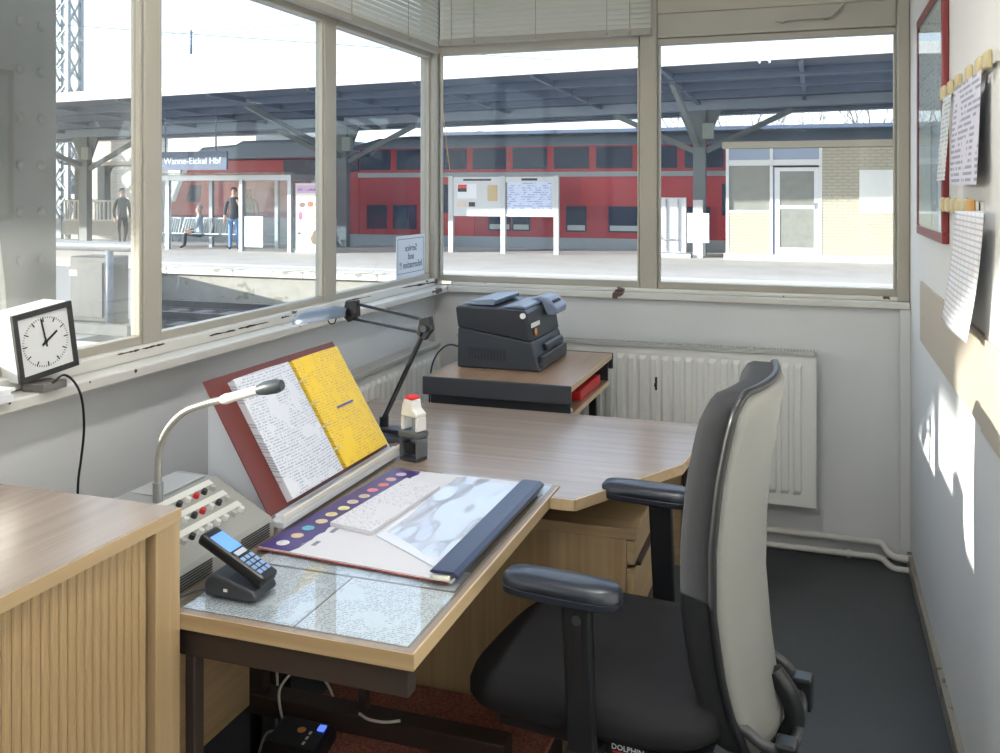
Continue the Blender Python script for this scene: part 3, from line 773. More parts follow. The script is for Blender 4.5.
MB().tube([h1, h2, h2.lerp(h3, .7), h3], [.0095, .0135, .0138, .0100], 14).build('microphone_head', plain('mic_dark', (.07, .08, .09), .4, .3), cn, smooth=True, auto=50)

# cordless phone
ph = thing('phone_cradle', 'black charging cradle of the cordless phone beside the console', 'phone cradle', (-.975, 1.42, ZG))
PB = ZG + .0002
MB().prism([(-1.03, PB), (-1.032, PB + .022), (-1.018, PB + .040), (-.985, PB + .034), (-.930, PB + .018), (-.924, PB + .006), (-.93, PB)], 'y', 1.385, 1.455).build('cradle_body', char_m, ph, bevel=.006)
MB().box(-.99, -.982, 1.3843, 1.3852, PB + .012, PB + .017).build('logo_mark', white_m, ph)
hs = thing('cordless_handset', 'black cordless phone handset with a blue lit display in its cradle', 'phone', (-.98, 1.42, PB + .05))
hb0, hb1 = Vector((-.918, 1.42, PB + .028)), Vector((-1.052, 1.42, PB + .094))
hd = (hb1 - hb0).normalized(); hn = Vector((-hd.z, 0, hd.x)) * -1
if hn.z < 0: hn = -hn
def hbox(a0, a1, y0, y1, h0_, h1_):
    mb = MB(); mb.box(a0, a1, y0, y1, h0_, h1_); mb.v = [hb0 + hd * p.x + Vector((0, 1.42 - 1.42 + p.y, 0)) + hn * p.z for p in mb.v]; return mb
Lh = (hb1 - hb0).length
hbox(0, Lh, -.024, .024, -.010, .011).build('handset_body', black_m, hs, bevel=.006)
hbox(Lh * .56, Lh * .88, -.018, .018, .0112, .0117).build('display', plain('phone_display', (.10, .22, .55), .2, emit=(.12, .28, .75), es=.8), hs)
for r_ in range(4):
    for c_ in range(3):
        hbox(Lh * (.10 + .085 * r_), Lh * (.16 + .085 * r_), -.017 + .0125 * c_, -.008 + .0125 * c_, .0112, .0124).build('key', plain('phone_key', (.25, .38, .62), .3), hs)
hbox(Lh * .46, Lh * .53, -.014, .014, .0112, .0126).build('navigation_key', plain('nav_key', (.55, .6, .7), .3), hs)
ph_c = MB().tube(bez([(-1.028, 1.40, PB + .006), (-1.05, 1.385, PB + .003), (-1.058, 1.365, PB + .003), (-1.07, 1.345, PB + .004)]), .0022, 6).build('phone_cord', black_m, ph, smooth=True)

# ------------------------------------------------------------------ corner desk and pedestal
t = thing('corner_desk', 'oak corner desk top with a slanted front edge beside the chair', 'desk', (-.9, 2.55, 0))
poly = [(-1.46, 2.1965), (-.5935, 2.1965), (-.5935, 2.11), (-.536, 2.11), (-.336, 2.475), (-.30, 2.92), (-1.46, 2.92)]
MB().prism(poly, 'z', dz - .025, dz + .0005).build('desktop', top_x, t, bevel=.002)
for k in (2, 3, 4):
    a, b = Vector((*poly[k], 0)), Vector((*poly[(k + 1) % 7], 0))
    dirv = (b - a).normalized(); nv = Vector((dirv.y, -dirv.x, 0))
    MB().bar(a + nv * .002 + Vector((0, 0, dz - .0123)), b + nv * .002 + Vector((0, 0, dz - .0123)), .0034, .0262).build('edge_band', lip_m, t)
for x, y in ((-1.42, 2.25), (-1.42, 2.86), (-.36, 2.86)):
    MB().box(x - .022, x + .022, y - .022, y + .022, 0, dz - .0255).build('leg', brown_m, t, bevel=.003)
MB().box(-1.395, -.385, 2.85, 2.868, .30, dz - .0255).build('modesty_panel', oak_x, t)
MB().box(-.72, -.69, 2.2, 2.24, .64, dz - .0255).build('bracket', black_m, t)
pe = thing('drawer_pedestal', 'oak drawer pedestal standing under the corner desk', 'drawer unit', (-.63, 2.45, 0))
px0, px1, py0, py1, pz = -1.02, -.42, 2.25, 2.66, .615
MB().box(px0, px1 + .004, py0 - .002, py1, pz - .026, pz).build('top_panel', oak_x, pe, bevel=.002)
MB().box(px0, px1 - .02, py0, py0 + .018, .02, pz - .0265).build('side_panel', oak_z, pe)
MB().box(px0, px1 - .02, py1 - .018, py1, .02, pz - .0265).build('side_panel', oak_z, pe)
MB().box(px0, px0 + .012, py0 + .0185, py1 - .0185, .02, pz - .0265).build('back_panel', oak_z, pe)
MB().box(px0 + .02, px1 - .04, py0 + .02, py1 - .02, 0, .0195).build('plinth', brown_m, pe)
z = pz - .030
for k, h in enumerate((.058, .145, .145, .185)):
    dr = MB().box(px1 - .0195, px1, py0 + .001, py1 - .001, z - h, z).build('drawer', oak_y, pe, bevel=.002)
    MB().box(px1 + .0002, px1 + .012, py0 + .02, py1 - .02, z - h - .006, z - h + .004).build('grip_rail', brown_m, dr)
    z -= h + .012

# desk lamp
lp = thing('desk_lamp', 'black jointed desk lamp with a half round metal head', 'desk lamp', (-1.22, 2.47, dz))
LY = 2.5
def L_(x, y): return aty(x, y, LY)
bz = dz + .0008
MB().lathe([(.082, 0), (.085, .004), (.083, .012), (.05, .020), (.02, .024)], (-1.205, 2.475, bz), 28).build('base', char_m, lp, smooth=True, auto=40)
s0 = L_(384, 432); s0.z = bz + .02; jt = L_(426, 328); up = L_(352, 307)
MB().cyl((s0.x, LY, bz + .01), (s0.x, LY, bz + .052), .014, n=12).build('base_socket', black_m, lp, smooth=True, auto=40)
for dy in (-.008, .008):
    o3 = Vector((0, dy, 0))
    MB().bar(s0 + o3 + Vector((0, 0, .025)), jt + o3, .006, .012, (0, 1, 0)).build('lower_arm', black_m, lp)
a_, b_ = L_(430, 321), L_(353, 303); c_, d_ = L_(428, 334), L_(350, 318)
MB().bar(a_, b_, .008, .008).build('upper_arm', black_m, lp); MB().bar(c_, d_, .008, .008).build('upper_arm', black_m, lp)
MB().prism([(p.x, p.z) for p in (L_(421, 318), L_(431, 316), L_(433, 330), L_(426, 340), L_(418, 333))], 'y', LY - .014, LY + .014).build('elbow_joint', black_m, lp, bevel=.002)
MB().cyl((jt.x, LY - .02, jt.z), (jt.x, LY + .02, jt.z), .010, n=12).build('joint_knob', char_m, lp, smooth=True, auto=40)
MB().prism([(p.x, p.z) for p in (L_(347, 301), L_(358, 300), L_(359, 316), L_(350, 322), L_(344, 315))], 'y', LY - .012, LY + .012).build('wrist_joint', black_m, lp, bevel=.002)
# head: half barrel, open below, closed rounded nose
ha, hb = L_(350, 312), L_(294, 321)
hdx = (hb - ha); HL = hdx.length; hu = hdx.normalized(); hz = Vector((-hu.z, 0, hu.x)); hz = hz if hz.z > 0 else -hz
mb = MB()
def headfn(u, v, off=0):
    s = u * HL; q = max(0, (u - .72) / .28)
    r = (.046 - off) * math.sqrt(max(0.02, 1 - q ** 2.2)) * (.72 + .28 * min(1, u / .25))
    an = PI * v
    return ha + hu * s + hz * (math.sin(an) * r * .78 - .010) + Vector((0, -math.cos(an) * r, 0))
mb.grid(lambda u, v: headfn(u, v), 22, 14); mb.grid(lambda u, v: headfn(u, v, .0025), 22, 14)
mb.build('lamp_head', plain('lamp_blue_grey', (.075, .095, .125), .34, .25), lp, smooth=True)
MB().cyl(ha + hu * .06 - hz * .004, ha + hu * (HL - .05) - hz * .004, .011, n=10).build('bulb', plain('bulb_glass', (.8, .8, .76), .3), lp, smooth=True)
MB().tube(bez([ha + hu * .05 - hz * .012, ha + hu * .06 - hz * .026, ha + hu * .075 - hz * .024, ha + hu * .08 - hz * .012]), .002, 6).build('lamp_cord_loop', black_m, lp, smooth=True)
MB().box(-1.205, -1.13, LY - .06, LY - .045, bz + .020, bz + .030).build('switch_bar', black_m, lp)

# self-inking stamp
st_ = thing('rubber_stamp', 'upright self inking stamp with red cap on the corner desk', 'stamp', (-1.04, 2.275, dz))
sa = Matrix.Translation((-1.028, 2.285, dz + .001)) @ Matrix.Rotation(math.radians(-18), 4, 'Z')
def S(mb): return mb.xf(sa)
S(MB().box(-.030, .030, -.024, .024, 0, .010)).build('foot_frame', char_m, st_, bevel=.003)
for sx_ in (-1, 1): S(MB().box(sx_ * .029 - .004, sx_ * .029 + .004, -.022, .022, .010, .062)).build('side_frame', plain('stamp_grey', (.10, .11, .12), .4), st_, bevel=.003)
S(MB().box(-.034, .034, -.025, .025, .0625, .080)).build('upper_frame', plain('stamp_grey', (.10, .11, .12), .4), st_, bevel=.004)
S(MB().box(-.020, .020, -.016, .016, .018, .050)).build('die_block', black_m, st_, bevel=.003)
for sx_ in (-1, 1): S(MB().box(sx_ * .026 - .005, sx_ * .026 + .005, -.018, .018, .0805, .118)).build('handle_post', white_m, st_, bevel=.003)
S(MB().prism([(-.031, .118), (.031, .118), (.030, .128), (.014, .140), (.010, .162), (-.018, .166), (-.026, .15)], 'y', -.019, .019)).build('handle_grip', white_m, st_, bevel=.004)
S(MB().prism([(-.020, .1665), (.0085, .1625), (.007, .171), (-.015, .175)], 'y', -.018, .018)).build('red_cap', red_m, st_, bevel=.003)
S(MB().box(-.0345, -.0342, -.018, .004, .066, .077)).build('red_badge', red_m, st_)

# ------------------------------------------------------------------ printer cart and printer
kx0, kx1, ky0, ky1, kz = -1.292, -.768, 2.955, 3.63, .800
pc = thing('printer_cart', 'black printer cart with wood top and open lower shelf', 'printer stand', ((kx0 + kx1) / 2, (ky0 + ky1) / 2, 0))
cart_w = wood('cart_wood', (.27, .165, .095), (.36, .235, .145), 'y', .3)
MB().box(kx0, kx1, ky0 + .012, ky1 - .012, kz - .022, kz).build('top_board', cart_w, pc, bevel=.002)
MB().box(kx1 + .0003, kx1 + .003, ky0 + .012, ky1 - .012, kz - .022, kz - .0005).build('edge_band', lip_m, pc)
for y in (ky0, ky1 - .0115): MB().box(kx0 - .004, kx1 + .006, y, y + .0115, kz - .062, kz + .001).build('end_panel', char_m, pc, bevel=.003)
MB().box(kx0 + .03, kx1 - .004, ky0 + .05, ky1 - .05, kz - .118, kz - .102).build('shelf_board', cart_w, pc, bevel=.002)
MB().box(kx1 - .0037, kx1 - .001, ky0 + .05, ky1 - .05, kz - .118, kz - .102).build('edge_band', lip_m, pc)
for y in (ky0 + .035, ky1 - .0465): MB().box(kx0 + .015, kx1 - .006, y, y + .0115, kz - .122, kz - .0225).build('shelf_panel', char_m, pc, bevel=.002)
MB().box(kx0 + .006, kx0 + .016, ky0 + .05, ky1 - .05, kz - .10, kz - .023).build('rear_panel', char_m, pc)
for x in (kx0 + .05, kx1 - .06):
    for y in (ky0 + .07, ky1 - .07):
        lg = MB().box(x - .014, x + .014, y - .014, y + .014, .05, kz - .1185).build('leg', black_m, pc)
        MB().cyl((x, y - .010, .025), (x, y + .010, .025), .025, n=14).build('castor', black_m, lg)
bx_ = MB().box(-1.02, -.79, 3.20, 3.52, kz - .1015, kz - .066).build('red_folder_box', red_m, bevel=.004)
tag(bx_, 'flat red case lying on the printer cart shelf', 'case')
MB().lathe([(.010, 0), (.011, .006), (.008, .012)], (kx1 - .02, ky0 + .08, kz - .1018), 12).build('white_knob', white_m, pc, smooth=True)

pr = thing('laser_printer', 'charcoal laser printer standing on the wood topped cart', 'printer', (-1.08, 3.34, kz))
P0, P1 = 3.15, 3.525
pz0 = kz + .0015
printer_m = plain('printer_charcoal', (.030, .036, .046), .42)
printer_d = plain('printer_dark', (.018, .021, .028), .4)
low = [(-1.243, pz0), (-1.238, .935), (-.966, .915), (-.944, .85), (-.927, pz0)]
MB().prism([(-1.243, pz0), (-1.240, .948), (-.958, .905), (-.925, pz0)], 'y', P0, P1).build('lower_body', printer_m, pr, bevel=.006)
MB().prism([(-1.240, .9485), (-1.249, 1.018), (-1.24, 1.026), (-.985, 1.020), (-.976, 1.008), (-.958, .9055)], 'y', P0 - .002, P1 + .002).build('upper_body', printer_d, pr, bevel=.006)
MB().prism([(-1.238, 1.0265), (-1.20, 1.042), (-1.12, 1.050), (-1.105, 1.046), (-1.115, 1.0265)], 'y', P0 + .04, P1 - .05).build('output_flap', plain('flap_blue_grey', (.20, .25, .34), .32), pr, bevel=.003)
MB().prism([(-1.08, 1.0245), (-1.01, 1.034), (-.99, 1.030), (-.985, 1.0205)], 'y', P0 + .02, P1 - .02).build('output_ramp', plain('ramp_blue_grey', (.16, .20, .28), .35), pr, bevel=.003)
MB().prism([(-1.03, 1.0345), (-.99, 1.046), (-.96, 1.040), (-.922, 1.002), (-.926, .978), (-.962, .975), (-.984, 1.025)], 'y', P1 - .16, P1 - .01).build('control_panel', plain('panel_blue_grey', (.17, .21, .29), .32), pr, bevel=.006)
for k in range(3):
    q = Vector((-.944 + .008 * k * 0, P1 - .13 + .035 * k, 1.0255)); MB().ell(q, (.010, .010, .006), 10).build('panel_button', printer_d, pr, smooth=True)
def fp(z): return -.925 - (z - pz0) * (.033 / (.905 - pz0)) 
MB().prism([(fp(.87) + .0005, .885), (fp(.87) + .012, .88), (fp(.86) + .013, .862), (fp(.85) + .0005, .856)], 'y', P0 + .12, P1 - .03).build('tray_handle', printer_d, pr, bevel=.002)
MB().box(fp(.83) + .0003, fp(.80) + .004, P0 + .02, P1 - .02, pz0 + .012, pz0 + .052).build('paper_tray_front', printer_m, pr, bevel=.003)
MB().box(-.9655, -.9600, P0 + .02, P0 + .115, .955, .970).build('model_label', white_m, pr)
MB().ell((-.957, P0 + .055, .936), (.004, .012, .014), 12).build('orange_badge', plain('badge_orange', (.75, .30, .05), .4), pr, smooth=True)
c = aty(523, 316, P0 - .002)
MB().cyl((c.x, P0 - .0075, c.z), (c.x, P0 - .0025, c.z), .0105, n=16).build('side_button', white_m, pr, smooth=True, auto=40)
for k in range(12):
    MB().box(-1.20 + k * .0125, -1.193 + k * .0125, P0 - .0012, P0 + .001, .835, .875).build('vent_slot', printer_d, pr)
cb = MB().tube(bez([(-1.245, 3.22, .86), (-1.30, 3.20, .87), (-1.345, 3.18, .82), (-1.36, 3.17, .72), (-1.36, 3.17, .5)]), .0035, 6).build('power_cord', black_m, pr, smooth=True)

# ------------------------------------------------------------------ clock on the sill
kc = atx(46, 343, -1.60)
ck = thing('cube_clock', 'white cube clock with black rimmed square face on the window sill', 'clock', (kc.x, kc.y, 1.013))
face_dir = Vector((.985, -.17, 0)).normalized()         # the dial looks into the room
rx = Vector((-face_dir.y, face_dir.x, 0))               # to the dial's right as seen by the reader
up_ = Vector((0, 0, 1)); 
Rroll = Matrix.Rotation(math.radians(8), 4, face_dir)
R_ = (Rroll @ Vector((rx.x, rx.y, 0)).to_4d()).to_3d() if False else Rroll.to_3x3() @ rx
U_ = Rroll.to_3x3() @ up_
CC = Vector((kc.x, kc.y, kc.z + .003))
def CK(mb):
    mb.v = [CC + R_ * p.x + U_ * p.z - face_dir * p.y for p in mb.v]; return mb     # local: x right, z up, y away from reader
Wc = .0715
CK(MB().box(-Wc, Wc, .006, .092, -.074, .074)).build('case', white_m, ck, bevel=.003)
fr_ = MB(); fw = .011
fr_.box(-Wc, Wc, -.003, .0055, .074 - fw, .075); fr_.box(-Wc, Wc, -.003, .0055, -.075, -.074 + fw)
fr_.box(-Wc, -Wc + fw, -.003, .0055, -.074 + fw, .074 - fw); fr_.box(Wc - fw, Wc, -.003, .0055, -.074 + fw, .074 - fw)
CK(fr_).build('bezel', plain('bezel_black', (.03, .03, .032), .45), ck)
dl = CK(MB().box(-Wc + fw, Wc - fw, .001, .0055, -.074 + fw, .074 - fw)).build('dial', plain('dial_white', (.66, .67, .68), .5, var=.02), ck)
mk = MB()
for k in range(60):
    a = 2 * PI * k / 60; big = k % 5 == 0
    d0 = Vector((math.sin(a), 0, math.cos(a))); r1 = .0555; r0 = r1 - (.011 if big else .004)
    mk.bar(d0 * r0, d0 * r1, .0024 if big else .0010, .0008, (0, 1, 0))
mk.v = [p + Vector((0, .0004, 0)) for p in mk.v]
CK(mk).build('minute_marks', ink_m, dl)
for nm, ang, ln, w in (('hour_hand', 59, .034, .0048), ('minute_hand', -6, .052, .0036)):
    a = math.radians(ang); d0 = Vector((math.sin(a), 0, math.cos(a)))
    h = MB().bar(d0 * -.011, d0 * ln, w, .0008, (0, 1, 0)); h.v = [p + Vector((0, -.001, 0)) for p in h.v]
    CK(h).build(nm, ink_m, dl)
CK(MB().cyl((0, -.002, 0), (0, .0005, 0), .004, n=12)).build('hub', ink_m, dl)
MB().box(kc.x - .03, kc.x + .03, kc.y - .035, kc.y + .03, 1.0135, 1.030).build('foot_block', plain('clock_foot', (.16, .15, .14), .5), ck, bevel=.002)
cpts = [atx(52, 375, -1.572), atx(64, 375, -1.565), atx(75, 383, -1.56), atx(82, 400, -1.56), atx(84, 430, -1.572), atx(81, 460, -1.60), atx(78, 485, -1.62), atx(77, 540, -1.64)]
cpts[0].z = 1.029; 
MB().tube(bez(cpts, 6), .0028, 8).build('power_cord', black_m, ck, smooth=True)
ps = thing('paper_stack', 'small stack of white paper on the sill beside the clock', 'paper', (-1.60, 1.40, 1.0125))
for k in range(4):
    MB().box(-1.648 + .001 * k, -1.572 + .002 * (k % 2), 1.26, 1.485 - .004 * (k % 3), 1.0127 + k * .007, 1.0192 + k * .007).build('booklet', paper_m, ps)

# ------------------------------------------------------------------ sign taped to the side window
sg = thing('window_sign', 'small white paper sign with mirrored print taped inside the window', 'sign', (-1.66, 3.69, 1.1))
sy0, sy1, sz0, sz1 = 3.56, 3.86, 1.07, 1.252
xs = LC - .0125
MB().box(xs, xs + .0015, sy0, sy1, sz0, sz1).build('sheet', plain('sign_paper', (.62, .68, .76), .5, var=.02), sg)
b_ = MB()
for (a0_, a1_, c0_, c1_) in ((sy0 + .012, sy1 - .012, sz1 - .016, sz1 - .0135), (sy0 + .012, sy1 - .012, sz0 + .018, sz0 + .0205), (sy0 + .012, sy0 + .0145, sz0 + .018, sz1 - .0135), (sy1 - .0145, sy1 - .012, sz0 + .018, sz1 - .0135)):
    b_.box(xs + .0016, xs + .0020, a0_, a1_, c0_, c1_)
b_.build('border_line', plain('sign_ink_grey', (.12, .13, .16), .6), sg)
for line, zc in (('Service', .72), ('und', .46), ('Information !!', .20)):
    tm = text_mb(line, .043, .0002)
    zc_ = sz0 + .024 + (sz1 - sz0 - .04) * zc
    # printed to be read from outside: seen mirrored from the room
    tm.v = [Vector((xs + .0019 + p.z, (sy0 + sy1) / 2 - p.x, zc_ + p.y)) for p in tm.v]
    tm.build('lettering', ink_m, sg)

# ------------------------------------------------------------------ right wall: red framed board, clip rails, sheets, beige panel
WX = XR - .0008
redf = plain('red_frame_paint', (.17, .018, .022), .4)
rf = thing('framed_board', 'narrow notice board with red wooden frame and glass on the right wall', 'notice board', (WX, 3.15, 1.3))
fy0, fy1, fz0, fz1 = 2.815, 3.495, 1.30, 2.035
MB().box(WX - .010, WX, fy0 + .02, fy1 - .02, fz0 + .02, fz1 - .02).build('backing', plain('board_backing', (.42, .46, .48), .6), rf)
for bxs in ((fy0, fy1, fz0, fz0 + .028), (fy0, fy1, fz1 - .028, fz1), (fy0, fy0 + .028, fz0 + .0282, fz1 - .0282), (fy1 - .028, fy1, fz0 + .0282, fz1 - .0282)):
    MB().box(WX - .018, WX, *bxs).build('frame_bar', redf, rf, bevel=.003)
nmat = printed('notice_print', (.60, .64, .66), (.25, .28, .30), .016, .45, 0, 1, 40)
def wallsheet(name, y0, y1, z0, z1, m, off, parent=None, tilt=0, swing=0):
    M = Matrix.Translation((off, (y0 + y1) / 2, (z0 + z1) / 2)) @ Matrix(((0, 0, -1, 0), (-1, 0, 0, 0), (0, 1, 0, 0), (0, 0, 0, 1))) @ Matrix.Rotation(tilt, 4, 'Z') @ Matrix.Rotation(swing, 4, 'X')
    return sheet(name, y1 - y0, z1 - z0, m, M, parent, .0008)
wallsheet('notice_sheet', 2.86, 3.46, 1.66, 1.99, nmat, WX - .0125, rf)
wallsheet('notice_sheet', 3.12, 3.46, 1.335, 1.655, plain('notice_pale', (.52, .58, .58), .6), WX - .0125, rf)
wallsheet('notice_sheet', 2.85, 3.10, 1.335, 1.64, printed('notice_blue', (.45, .53, .62), (.75, .8, .85), .02, .4, 0, 1, 20), WX - .0125, rf)
MB().box(WX - .0160, WX - .0145, fy0 + .0285, fy1 - .0285, fz0 + .0285, fz1 - .0285).build('glass', glassy('board_glass', (.93, .95, .95), 0, gloss=.4), rf)
clip_m = plain('clip_cream', (.50, .43, .25), .45)
def rail(z, y0, y1, ys, label, last=None):
    o = thing('clip_rail', label, 'clip rail', (WX, (y0 + y1) / 2, z), group='paper clip rails on the right wall')
    off = XR - .0065
    MB().box(off - .008, off, y0, 2.2149, z - .012, z + .012).box(off - .008, WX, 2.2151, y1, z - .012, z + .012).build('back_strip', plain('rail_white', (.58, .58, .55), .5), o)
    for k, y in enumerate(ys):
        MB().prism([(off - .021, z - .016), (off - .018, z - .021), (off - .0085, z - .021), (off - .0085, z + .018), (off - .016, z + .018), (off - .021, z + .012)], 'y', y - .020, y + .020).build('clip', last if (last and k == len(ys) - 1) else clip_m, o, bevel=.003)
    return o
rail(1.716, 2.03, 2.80, (2.77, 2.63, 2.49, 2.33, 2.19, 2.09), 'upper cream clip rail holding two short sheets')
rail(1.412, 2.235, 2.82, (2.78, 2.68, 2.58, 2.49, 2.40, 2.30), 'lower cream clip rail holding one long grid sheet', plain('clip_orange', (.55, .30, .08), .45))
hp = XR - .0305
s1 = tag(wallsheet('hanging_sheet', 2.60, 2.76, 1.475, 1.70, printed('narrow_list', (.62, .66, .66), (.2, .24, .28), .012, .5, 0, 1, 60), hp, None, 0, -.07), 'narrow curled list hanging from the upper clip rail', 'paper')
s2 = tag(wallsheet('hanging_sheet', 2.13, 2.53, 1.462, 1.70, printed('wide_list', (.60, .60, .70), (.18, .19, .26), .014, .55, 0, 1, 24), hp, None, 0, -.04), 'wide typed sheet in foil hanging from the upper clip rail', 'paper')
def gridpaper():
    m, nt, b = nodes('grid_sheet')
    tc = nt.nodes.new('ShaderNodeTexCoord'); br = nt.nodes.new('ShaderNodeTexBrick')
    br.offset = 0; br.inputs['Scale'].default_value = 1; br.inputs['Brick Width'].default_value = .055; br.inputs['Row Height'].default_value = .0125; br.inputs['Mortar Size'].default_value = .0022
    br.inputs['Color1'].default_value = (.74, .76, .80, 1); br.inputs['Color2'].default_value = (.72, .68, .68, 1); br.inputs['Mortar'].default_value = (.42, .46, .55, 1)
    nt.links.new(tc.outputs['Object'], br.inputs['Vector']); nt.links.new(br.outputs[0], b.inputs['Base Color']); b.inputs['Roughness'].default_value = .5
    return m
s3 = MB()
LT, LR, LBL, LBR = atx(955, 211, hp), atx(984, 211, hp), atx(941, 318, hp - .022), atx(967, 343, hp - .020)
def longfn(u, v):
    # hangs from the clips and curls slightly away from the wall towards its foot
    k = 1 - v
    p = LT.lerp(LR, u).lerp(LBL.lerp(LBR, u), k)
    p.x = hp - .021 * k ** 2 - .006 * math.sin(PI * u) * k
    return p
s3.grid(longfn, 10, 14)
sh3 = s3.mesh('hanging_sheet', gridpaper(), smooth=True)
o = bpy.data.objects.new('hanging_sheet', MB().mesh('x', paper_m)); bpy.data.objects.remove(o)
# put the sheet in its own frame so the ruled grid follows it
Mg = Matrix.Translation((hp, 2.55, 1.23)) @ Matrix(((0, 0, -1, 0), (-1, 0, 0, 0), (0, 1, 0, 0), (0, 0, 0, 1)))
inv = Mg.inverted()
for v in sh3.vertices: v.co = inv @ v.co
o = bpy.data.objects.new('hanging_sheet', sh3); COL.objects.link(o); o.location = Mg.to_translation(); o.rotation_euler = Mg.to_euler()
o.modifiers.new('thick', 'SOLIDIFY').thickness = .0008
tag(o, 'long ruled grid sheet curling down from the lower clip rail', 'paper')
bp_ = thing('wall_panel', 'plain beige board fixed low on the right wall below the long sheet', 'wall panel', (WX, 2.85, .93))
MB().box(WX - .008, WX, 2.2155, 3.49, .93, 1.135).box(XR - .0065 - .008, XR - .0065, 2.0, 2.215, .93, 1.135).build('board', plain('beige_board', (.44, .39, .32), .5, var=.04), bp_, bevel=.001)
MB().cyl((WX - .0095, 3.38, 1.02), (WX - .008, 3.38, 1.02), .004, n=8).build('screw', steel_m, bp_)

# ------------------------------------------------------------------ footrest platform and box under the desk
fpz = .140
ft = thing('footrest_platform', 'low platform covered in worn red carpet under the desk', 'footrest', (-.92, 1.83, 0))
def carpet_mat():
    m, nt, b = nodes('worn_red_carpet')
    tc = nt.nodes.new('ShaderNodeTexCoord')
    n1 = nt.nodes.new('ShaderNodeTexNoise'); n1.inputs['Scale'].default_value = 160; n1.inputs['Detail'].default_value = 4
    nt.links.new(tc.outputs['Object'], n1.inputs['Vector'])
    cr = nt.nodes.new('ShaderNodeValToRGB'); cr.color_ramp.elements[0].color = (.16, .05, .035, 1); cr.color_ramp.elements[1].color = (.42, .16, .11, 1)
    cr.color_ramp.elements[0].position = .3; cr.color_ramp.elements[1].position = .7
    nt.links.new(n1.outputs['Fac'], cr.inputs[0])
    n2 = nt.nodes.new('ShaderNodeTexNoise'); n2.inputs['Scale'].default_value = 7; n2.inputs['Detail'].default_value = 4
    nt.links.new(tc.outputs['Object'], n2.inputs['Vector'])
    gt = nt.nodes.new('ShaderNodeMath'); gt.operation = 'GREATER_THAN'; gt.inputs[1].default_value = .66
    nt.links.new(n2.outputs['Fac'], gt.inputs[0])
    mx = nt.nodes.new('ShaderNodeMix'); mx.data_type = 'RGBA'; mx.inputs[7].default_value = (.10, .095, .085, 1)
    nt.links.new(gt.outputs[0], mx.inputs[0]); nt.links.new(cr.outputs[0], mx.inputs[6]); nt.links.new(mx.outputs[2], b.inputs['Base Color'])
    b.inputs['Roughness'].default_value = .95
    bp = nt.nodes.new('ShaderNodeBump'); bp.inputs['Strength'].default_value = .6; bp.inputs['Distance'].default_value = .004
    nt.links.new(n1.outputs['Fac'], bp.inputs['Height']); nt.links.new(bp.outputs[0], b.inputs['Normal'])
    return m
cpm = carpet_mat()
MB().box(-1.215, -.592, 1.42, 2.244, fpz - .016, fpz).build('carpet_top', cpm, ft, bevel=.006)
MB().box(-1.21, -.60, 1.425, 2.24, .02, fpz - .0165).build('plinth_box', plain('plinth_dark', (.03, .022, .02), .7), ft)
for x in (-1.15, -.65):
    for y in (1.48, 2.19): MB().cyl((x, y, 0), (x, y, .02), .02, n=10).build('foot', black_m, ft)
nb = thing('cable_box', 'flat black adapter box with orange dot and blue light under the desk', 'adapter box', (-1.14, 1.90, fpz))
Mb = Matrix.Translation((-1.14, 1.89, fpz + .0008)) @ Matrix.Rotation(math.radians(8), 4, 'Z')
MB().prism([(-.07, 0), (-.07, .035), (-.06, .045), (.055, .034), (.07, .026), (.07, 0)], 'y', -.055, .055).xf(Mb).build('housing', black_m, nb, bevel=.004)
MB().lathe([(.010, 0), (.010, .002)], (0, 0, 0), 14).xf(Mb @ Matrix.Translation((.0, .01, .0398))).build('orange_dot', plain('dot_orange', (.7, .30, .08), .5), nb)
MB().box(.034, .05, .02, .04, .0345, .0395).xf(Mb).build('blue_light', plain('led_blue', (.05, .1, .6), .3, emit=(.1, .2, 1), es=1.0), nb)
for k in range(3): MB().box(.02, .026, -.04 + k * .02, -.028 + k * .02, .0375, .0385).xf(Mb).build('mark', white_m, nb)
for pts, lab in (([(-1.20, 1.93, fpz + .02), (-1.235, 1.96, .17), (-1.25, 1.98, .22), (-1.22, 2.02, .25), (-1.17, 2.06, .21), (-1.12, 2.04, fpz + .006)], 'white cable looping behind the adapter box'),
                 ([(-1.20, 1.91, fpz + .02), (-1.24, 1.90, .15), (-1.245, 1.86, .08), (-1.24, 1.80, .01), (-1.24, 1.70, .006)], 'white cable dropping from the adapter box to the floor'),
                 ([(-1.31, 2.05, .30), (-1.29, 2.03, .15), (-1.27, 1.96, .02), (-1.28, 1.80, .006)], 'grey cable hanging down the wooden modesty panel'),
                 ([(-1.03, 1.975, .20), (-1.00, 1.965, .197), (-.96, 1.97, .195), (-.93, 1.99, .193)], 'short white cable lying on the steel desk foot')):
    tag(MB().tube(bez(pts), .0035, 7).build('cable', plain('cable_white', (.5, .5, .46), .5), smooth=True), lab, 'cable')

# ------------------------------------------------------------------ office chair
ch = thing('office_chair', 'black swivel office chair with grey back shell and armrests at the desk', 'office chair', (-.362, 1.93, 0), (0, 0, math.radians(174)))
def CH(mb, nm, m, smooth=False, bevel=0, auto=None, par=None):
    return mb.build(nm, m, par or ch, smooth=smooth, bevel=bevel, world=False, auto=auto)
